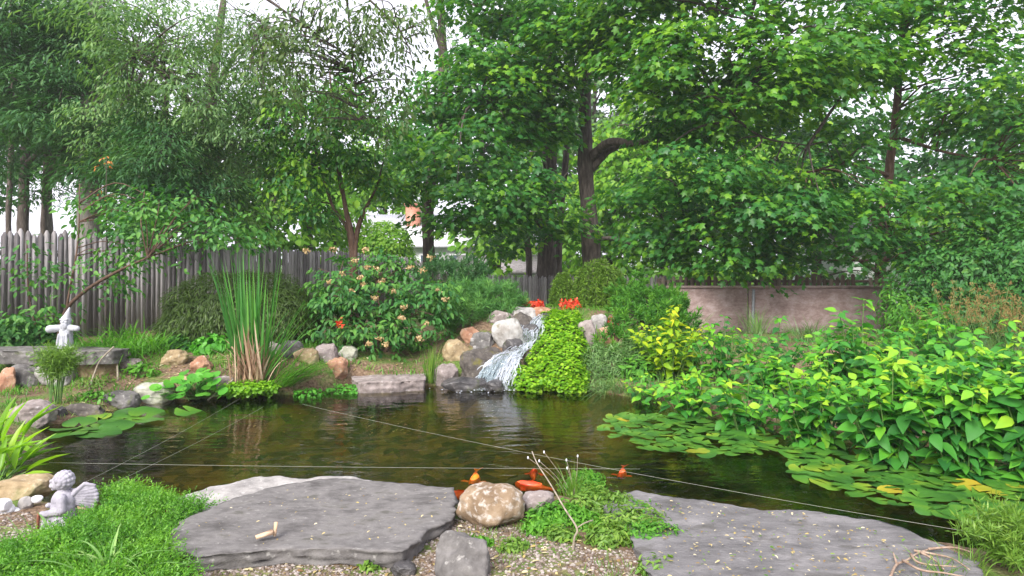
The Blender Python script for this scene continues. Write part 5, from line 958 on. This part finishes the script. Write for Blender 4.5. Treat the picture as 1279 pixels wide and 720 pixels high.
# weeds between the flagstones
wd_ = [(683, 652, .08, 'yellowish weed clump between the speckled boulder and the twig'), (732, 602, .07, 'weed clump under the pale seed heads'), (772, 640, .09, 'weed clump behind the rounded clump by the water'), (800, 650, .08, 'weed clump on the edge of the wide flagstone'), (700, 676, .06, 'low weed clump at the foot of the bare twig'), (735, 662, .07, 'weed clump right beside the bare twig foot'), (705, 655, .10, 'leafy weed clump in front of the small grey brown rock'), (745, 640, .12, 'leafy weed clump under the bare forked twig'), (790, 668, .13, 'rounded weed clump against the wide blue grey flagstone'), (815, 680, .10, 'low weed clump at the corner of the wide flagstone'), (672, 668, .07, 'small weed tuft right of the speckled boulder'), (760, 680, .09, 'mid weed clump between gravel and the rounded clump'), (640, 690, .05, 'sparse weed sprig on the gravel below the speckled boulder'), (820, 722, .07, 'weed tuft at the bottom edge beside the wide flagstone'), (725, 615, .10, 'weed clump at the water edge in the middle'), (600, 684, .04, 'tiny weed sprig near the dark grey rock'), (460, 716, .03, 'tiny weed sprig under the front of the dark flagstone')]
for (x, y, r, lab) in wd_:
    r *= 1.25; b = hit(x, y); dome_plant('weed', lab, 'weed', [(b + [0, .02, r * .25], np.array([r * 1.15, r, r * .75])), (b + [r * .8, .03, r * .1], np.array([r * .8, r * .7, r * .5]))], ('lily', 'grass', 'juniper')[int(x) % 3], 5600, .034, .42, 'oval', droop=-.5, base=b, bumpy=.35, thick=.35, up=.5, tmean=.55)
sg = grass_clump('seed_grass', 'fine upright grass tuft with pale seed heads at the water edge', 716, 612, 85, .30, .005, .28, 'grass', d=4.75, spread=.06, bend=.2); b = WLOC[sg.name]; m = MB(); s = MB()
for (x, y) in [(660, 572), (674, 576), (680, 565), (709, 585), (708, 575), (722, 570)]:
    p = at(x, y, 4.75); tube(s, catmull([b + [rng.normal(0, .03), 0, 0], (b + p) / 2 + [.01, 0, .02], p], 5), .002, 4); m.add(p + ICO2 * [.006, .006, .011], [ICO2F])
build('seed_heads', m, G['white_pebble'], sg); build('seed_stalks', s, G['twig'], sg)
tw = plant('bare_twig', 'bare forked dry twig leaning left over the weeds at the water edge', 'twig', hit(716, 688)); m = MB(); dT = hit(716, 688)[1]
tube(m, catmull([at(716, 688, dT), at(718, 672, dT), at(721, 660, dT), at(706, 636, dT + .12), at(688, 605, dT + .2), at(672, 580, dT + .25), at(665, 564, dT + .3)], 6), np.linspace(.007, .003, 37), 6); tube(m, catmull([at(721, 660, dT), at(730, 654, dT), at(741, 650, dT + .05)], 4), .004, 5)
build('branch', m, G['twig'], tw)
fe = plant('fern_tuft', 'feathery bright green tuft at the bottom right corner by the water', 'plant', hit(1262, 712)); b = WLOC[fe.name]; m = MB()
for k in range(46):
    t_ = b + [rng.normal(0, .12), rng.normal(0, .1), rng.uniform(.12, .30)]; path = catmull([b + [rng.normal(0, .05), rng.normal(0, .04), 0], (b + t_) / 2 + [0, 0, .05], t_], 9); q = np.repeat(path[3:], 6, 0); tufts(m, q, norm(jit(len(q), .7) + [0, 0, .6]), 2, .045, .16, np.full(len(q), .55), .3)
build('fronds', m, G['grass'], fe)
dv = plant('dried_vine', 'tangle of dry curling vine stems at the right end of the wide flagstone', 'vine', on(1165, 700, .2)); m = MB()
for pts in [[(1112, 722), (1120, 706), (1133, 700), (1150, 690), (1178, 684), (1205, 694)], [(1121, 706), (1116, 690)], [(1138, 692), (1146, 702), (1165, 706), (1195, 708)], [(1142, 688), (1165, 692), (1190, 698), (1212, 712)], [(1128, 700), (1150, 712), (1180, 716), (1212, 722)], [(1150, 690), (1168, 700), (1180, 712)], [(1160, 686), (1190, 684), (1215, 690)]]:
    P = [on(x, y, .212 + rng.uniform(0, .03)) for x, y in pts]; Q = catmull(P, 6); tube(m, Q, np.linspace(.007, .003, len(Q)), 6)
build('stems', m, G['vine'], dv)
for (x, d, lab) in [(1215, 3.45, 'weedy grass tuft beside the dry vine stems'), (1180, 3.3, 'short grass tuft at the bottom right in front of the vine stems')]:
    grass_clump('grass_tuft', lab, x, 0, 60, .16, .005, .7, 'grass', d=d, spread=.08, bend=.4, z=.18)
# chip of wood on the flagstone
c = on(330, 672, .212); m = MB(); P = [on(320, 673, .222), on(332, 669, .226), on(341, 667, .228)]
u = norm(P[2] - P[0]); v = np.array([-u[1], u[0], 0]); 
m.add([P[0] - v * .012, P[0] + v * .012, P[2] + v * .016, P[2] - v * .016] + [P[0] - v * .012 + [0, 0, .014], P[0] + v * .012 + [0, 0, .014], P[2] + v * .016 + [0, 0, .02], P[2] - v * .016 + [0, 0, .02]], [np.array([[3, 2, 1, 0], [4, 5, 6, 7], [0, 1, 5, 4], [1, 2, 6, 5], [2, 3, 7, 6], [3, 0, 4, 7]])])
e0 = P[2] + u * .004; m.add([e0 - v * .012 - [0, 0, .012], e0 + v * .012 - [0, 0, .012], e0 + v * .03 + u * .012 + [0, 0, .05], e0 + u * .012 - v * .004 + [0, 0, .058]] + [e0 - v * .012 + u * .012 - [0, 0, .012], e0 + v * .012 + u * .012 - [0, 0, .012], e0 + v * .03 + u * .024 + [0, 0, .05], e0 + u * .024 - v * .004 + [0, 0, .058]], [np.array([[3, 2, 1, 0], [4, 5, 6, 7], [0, 1, 5, 4], [1, 2, 6, 5], [2, 3, 7, 6], [3, 0, 4, 7]])])
tag(build('wood_chip', m, G['woodchip'], loc=c), 'pale split wood chip lying on the big dark flagstone', 'wood chip')
# sticks leaning on the left bank
for (pts, lab) in [([(112, 487), (118, 468), (126, 450), (143, 433)], 'long bare stick leaning on the ledge at the left'), ([(148, 476), (147, 458), (146, 440)], 'short upright broken stick at the right end of the ledge'), ([(260, 500), (276, 487), (292, 474)], 'brown stick slanting into the water left of the cattails')]:
    d0 = hit(*pts[0])[1]; P = catmull([at(x, y, d0 + .06 * k) for k, (x, y) in enumerate(pts)], 5); m = MB(); tube(m, P, np.linspace(.012, .008, len(P)), 6, rough=.2); tag(build('stick', m, G['twig'], loc=P[0], smooth=True), lab, 'stick')

# gravel, litter, moss and short grass: too many to count
def pebbles(name, label, px, z, n, lo, hi, zoff=0.0):
    P = region(px, z, n); P[:, 2] += zoff; sz = rng.uniform(lo, hi, (n, 1)) * rng.uniform(.6, 1.3, (n, 3)) * [1, 1, .7]; V = P[:, None] + ICO2[None] * sz[:, None] * (1 + .25 * rng.normal(0, .6, (n, len(ICO2), 1)).clip(-1, 1)); m = MB()
    m.add(V.reshape(-1, 3), [(ICO2F[None] + (np.arange(n) * len(ICO2))[:, None, None]).reshape(-1, 3)], np.repeat(rng.uniform(0, 1, n), len(ICO2))); tag(build(name, m, G['gravelmat'], loc=P[0]), label, 'gravel', kind='stuff')
pebbles('gravel', 'loose pale gravel in front of and between the flagstones', [(240, 690), (390, 683), (500, 686), (540, 660), (570, 648), (660, 660), (740, 690), (815, 690), (830, 760), (900, 800), (200, 800), (230, 720)], .13, 9500, .004, .011)
pebbles('gravel', 'gravel strip at the left edge around the white pebbles', [(-40, 625), (60, 640), (70, 665), (20, 680), (-40, 690)], .13, 500, .005, .012)
def litter(px, z, n, zoff, name, label, mat, size=(.008, .022), wd=.5):
    P = region(px, z, n) if zoff is None else np.column_stack([poly_pts(px, z, n), np.full(n, zoff)]); m = MB(); U = jit(n, 1) * [1, 1, .05]; put_leaves(m, P + [0, 0, .006], jit(n, .18) + [0, 0, 1], U, rng.uniform(*size, n) * 1.5, wd, 'oval', rng.uniform(0, 1, n)); tag(build(name, m, mat, loc=P[0]), label, 'litter', kind='stuff')
litter([(800, 624), (1020, 645), (1170, 684), (1200, 710), (1000, 770), (840, 740), (820, 690)], .205, 340, .213, 'leaf_litter', 'fallen petals and bits scattered on the wide flagstone', G['litter'], (.006, .019))
litter([(800, 624), (1020, 645), (1170, 684), (1200, 710), (1000, 770), (840, 740), (820, 690)], .205, 110, .213, 'leaf_litter', 'small green fallen leaves on the wide flagstone', G['grass'], (.008, .02))
litter([(240, 660), (330, 615), (560, 612), (560, 650), (500, 680), (260, 686)], .205, 90, .213, 'leaf_litter', 'fallen bits scattered on the dark flagstone', G['litter'], (.006, .016))
litter([(240, 690), (540, 655), (650, 660), (830, 690), (850, 760), (230, 760)], .13, 420, None, 'leaf_litter', 'dry leaf bits lying on the gravel', G['litter'], (.012, .03))
litter([(60, 490), (200, 470), (420, 452), (540, 462), (530, 474), (430, 476), (300, 486), (140, 500), (70, 506)], .2, 700, None, 'leaf_litter', 'dry leaf bits lying on the left bank', G['litter'], (.02, .05))
def turf(px, z, n, L, wd, label, mat, name='short_grass', seg=3):
    P = region(px, z, n); P = P[P[:, 2] > .02]; k = fbm(P * [1, 1, 0], 1.6, 3, 21) > -.15; P = P[k]; n = len(P); m = MB(); blades(m, P, jit(n, .5) * [1, 1, 0], rng.uniform(.5, 1.2, n) * L, wd, .3 * rng.uniform(0, 1, n), seg, np.clip(.5 + .2 * fbm(P, 3, 2, 2) + rng.normal(0, .15, n), 0, 1)); tag(build(name, m, mat, loc=P[0]), label, 'grass', kind='stuff')
turf([(560, 665), (660, 655), (830, 690), (830, 770), (600, 770), (620, 690)], .13, 1500, .05, .004, 'short thin grass growing through the gravel', G['grass'])
turf([(-60, 520), (60, 500), (200, 476), (330, 480), (440, 458), (560, 462), (560, 440), (300, 440), (140, 462), (-60, 470)], .3, 7000, .07, .008, 'mossy short grass on the left bank', G['grass'])
turf([(-80, 480), (-80, 425), (140, 432), (420, 428), (560, 430), (560, 445), (300, 447), (140, 455)], .5, 5000, .14, .012, 'rough grass along the foot of the left fence', G['lily'], 'rough_grass')
turf([(800, 495), (830, 420), (1100, 412), (1300, 420), (1420, 520), (1350, 575), (1200, 556), (1000, 532)], .12, 9000, .16, .012, 'rough undergrowth of grass beneath the leafy plants on the right bank', G['bluegrass'], 'rough_grass')
turf([(560, 400), (700, 378), (850, 385), (860, 470), (780, 500), (740, 440), (660, 395), (600, 412)], .6, 6500, .13, .011, 'rough grass on the rocky mound', G['lily'], 'rough_grass')

# ------------------------------------------------------------------ statues: one cast body each
def cap_pts(p0, p1, r0, r1, n=7):
    t = np.linspace(0, 1, n)[:, None]; return np.asarray(p0) * (1 - t) + np.asarray(p1) * t, np.linspace(r0, r1, n)
def cast(name, prims, mat, parent, voxel, rough=.002, flip=None, smooth_it=3, seed=0, sc=1.0):
    bm = bmesh.new()
    for pr in prims:
        if pr[0] == 'e':
            V = ICO2B * np.asarray(pr[2]) + np.asarray(pr[1]); vs = [bm.verts.new(v) for v in V]; [bm.faces.new([vs[i] for i in f]) for f in ICO2BF]
        else:
            P, R_ = cap_pts(*pr[1:5])
            mm = MB(); tube(mm, P, R_, 14); 
            for q, r in ((P[0], R_[0]), (P[-1], R_[-1])): mm.add(q + ICO2B * r, [ICO2BF])
            V, Fs, _ = mm.data(); vs = [bm.verts.new(v) for v in V]; [bm.faces.new([vs[i] for i in f]) for F_ in Fs for f in F_]
    me = bpy.data.meshes.new('draft'); bm.to_mesh(me); bm.free(); o = bpy.data.objects.new('draft', me); COL.objects.link(o)
    r = o.modifiers.new('r', 'REMESH'); r.mode = 'VOXEL'; r.voxel_size = voxel; s_ = o.modifiers.new('s', 'SMOOTH'); s_.iterations = smooth_it; s_.factor = .5
    ev = o.evaluated_get(bpy.context.evaluated_depsgraph_get()); m2 = bpy.data.meshes.new_from_object(ev); n = len(m2.vertices); V = np.empty(n * 3); m2.vertices.foreach_get('co', V); V = V.reshape(-1, 3)
    Fq = [np.array([p.vertices[:] for p in m2.polygons if len(p.vertices) == k]) for k in (3, 4)]; bpy.data.objects.remove(o)
    V = V + norm(V - V.mean(0)) * (rough * fbm(V, 45, 3, seed))[:, None]; mm = MB(); mm.add(V * sc + WLOC[parent.name], Fq); return build(name, mm, mat, parent, smooth=True)
_bm = bmesh.new(); bmesh.ops.create_icosphere(_bm, subdivisions=3, radius=1.0); _bm.verts.ensure_lookup_table(); ICO2B = np.array([v.co[:] for v in _bm.verts]); ICO2BF = np.array([[v.index for v in f.verts] for f in _bm.faces]); _bm.free()
gb = at(83, 441, 8.85); gb[2] = .605; gn = thing('gnome_statue', 'pale stone gnome statue with pointed hat and wide outstretched sleeves standing on the ledge', 'statue', gb)
cast('figure', [('c', (0, 0, .37), (.045, 0, .53), .062, .008), ('e', (0, 0, .355), (.066, .06, .064)), ('e', (.004, -.06, .352), (.014, .016, .016)), ('e', (-.024, -.054, .345), (.018, .014, .016)), ('e', (.032, -.054, .345), (.018, .014, .016)), ('c', (-.04, -.052, .378), (.045, -.052, .380), .012, .012), ('e', (.004, -.048, .295), (.046, .032, .055)), ('e', (.004, -.05, .255), (.026, .024, .04)),
   ('e', (0, 0, .25), (.078, .06, .09)), ('c', (-.06, -.01, .268), (-.175, -.05, .256), .044, .05), ('c', (.06, -.01, .268), (.175, -.05, .262), .044, .036), ('c', (-.12, -.04, .24), (-.19, -.055, .235), .03, .028), ('c', (0, 0, .2), (-.005, 0, .06), .078, .088), ('e', (-.005, 0, .02), (.118, .09, .034)), ('c', (-.05, -.065, .19), (-.07, -.08, .03), .012, .016), ('c', (.0, -.075, .17), (.01, -.09, .03), .012, .016), ('c', (.05, -.065, .19), (.06, -.08, .03), .012, .016)], G['statue_pale'], gn, .004, .003, smooth_it=2)
ab = hit(78, 655); ab[2] = .10; an = thing('angel_statue', 'grey stone cherub with curly hair and a wing behind, facing left among the juniper', 'statue', ab)
hair = [('e', (.012 + .052 * math.cos(t) * math.cos(p), .002 + .058 * math.sin(t), .315 + .055 * math.cos(t) * math.sin(p)), (.020, .020, .019)) for t in np.linspace(-1.3, 1.3, 7) for p in np.linspace(-1.0, 2.3, 7)]
cast('figure', [('e', (0, 0, .31), (.064, .058, .066)), ('e', (-.03, 0, .285), (.040, .046, .038)), ('e', (-.072, -.004, .298), (.012, .012, .014)), ('e', (-.052, -.028, .285), (.02, .018, .018)), ('e', (-.052, .024, .285), (.02, .018, .018)), ('e', (-.056, 0, .256), (.017, .02, .014)), ('e', (-.062, 0, .272), (.012, .016, .006)), ('c', (-.056, -.03, .318), (-.058, .03, .318), .013, .013)] + hair +
   [('c', (.01, 0, .26), (.012, 0, .22), .032, .04), ('e', (.012, 0, .17), (.082, .066, .085)), ('c', (.01, 0, .12), (-.005, 0, -.05), .082, .112), ('c', (.035, -.062, .205), (.052, -.082, .125), .034, .030), ('c', (.052, -.082, .125), (-.06, -.085, .105), .029, .022), ('e', (-.082, -.082, .108), (.024, .018, .017)), ('c', (.02, .062, .205), (.0, .085, .13), .034, .029), ('c', (0, .085, .13), (-.075, .0, .135), .027, .021), ('e', (-.09, -.01, .14), (.02, .02, .017)),
    ('c', (-.07, -.075, .07), (-.09, -.085, -.05), .016, .02), ('c', (-.03, -.09, .06), (-.04, -.105, -.05), .014, .018), ('c', (.02, -.09, .06), (.02, -.108, -.05), .014, .018), ('c', (.065, -.075, .07), (.075, -.085, -.05), .014, .018)], G['statue'], an, .0034, .002, sc=.86, smooth_it=2)
wing = [('c', (.075, .01, .14 + .012 * k), (.105 + .095 * math.cos(-.75 + .24 * k) , .05, .165 + .095 * math.sin(-.75 + .24 * k)), .013, .017) for k in range(8)]
cast('wing', wing + [('c', (.07, .0, .2), (.13, .03, .262), .016, .013), ('c', (.13, .03, .262), (.185, .05, .245), .013, .01)], G['statue'], an, .0035, .002, sc=.92, smooth_it=1)
m = MB(); tube(m, catmull([ab + [-.093, -.073, .095], ab + [-.096, -.077, .02], ab + [-.101, -.082, -.06]], 4), .009, 7); build('rod', m, G['redrod'], an)
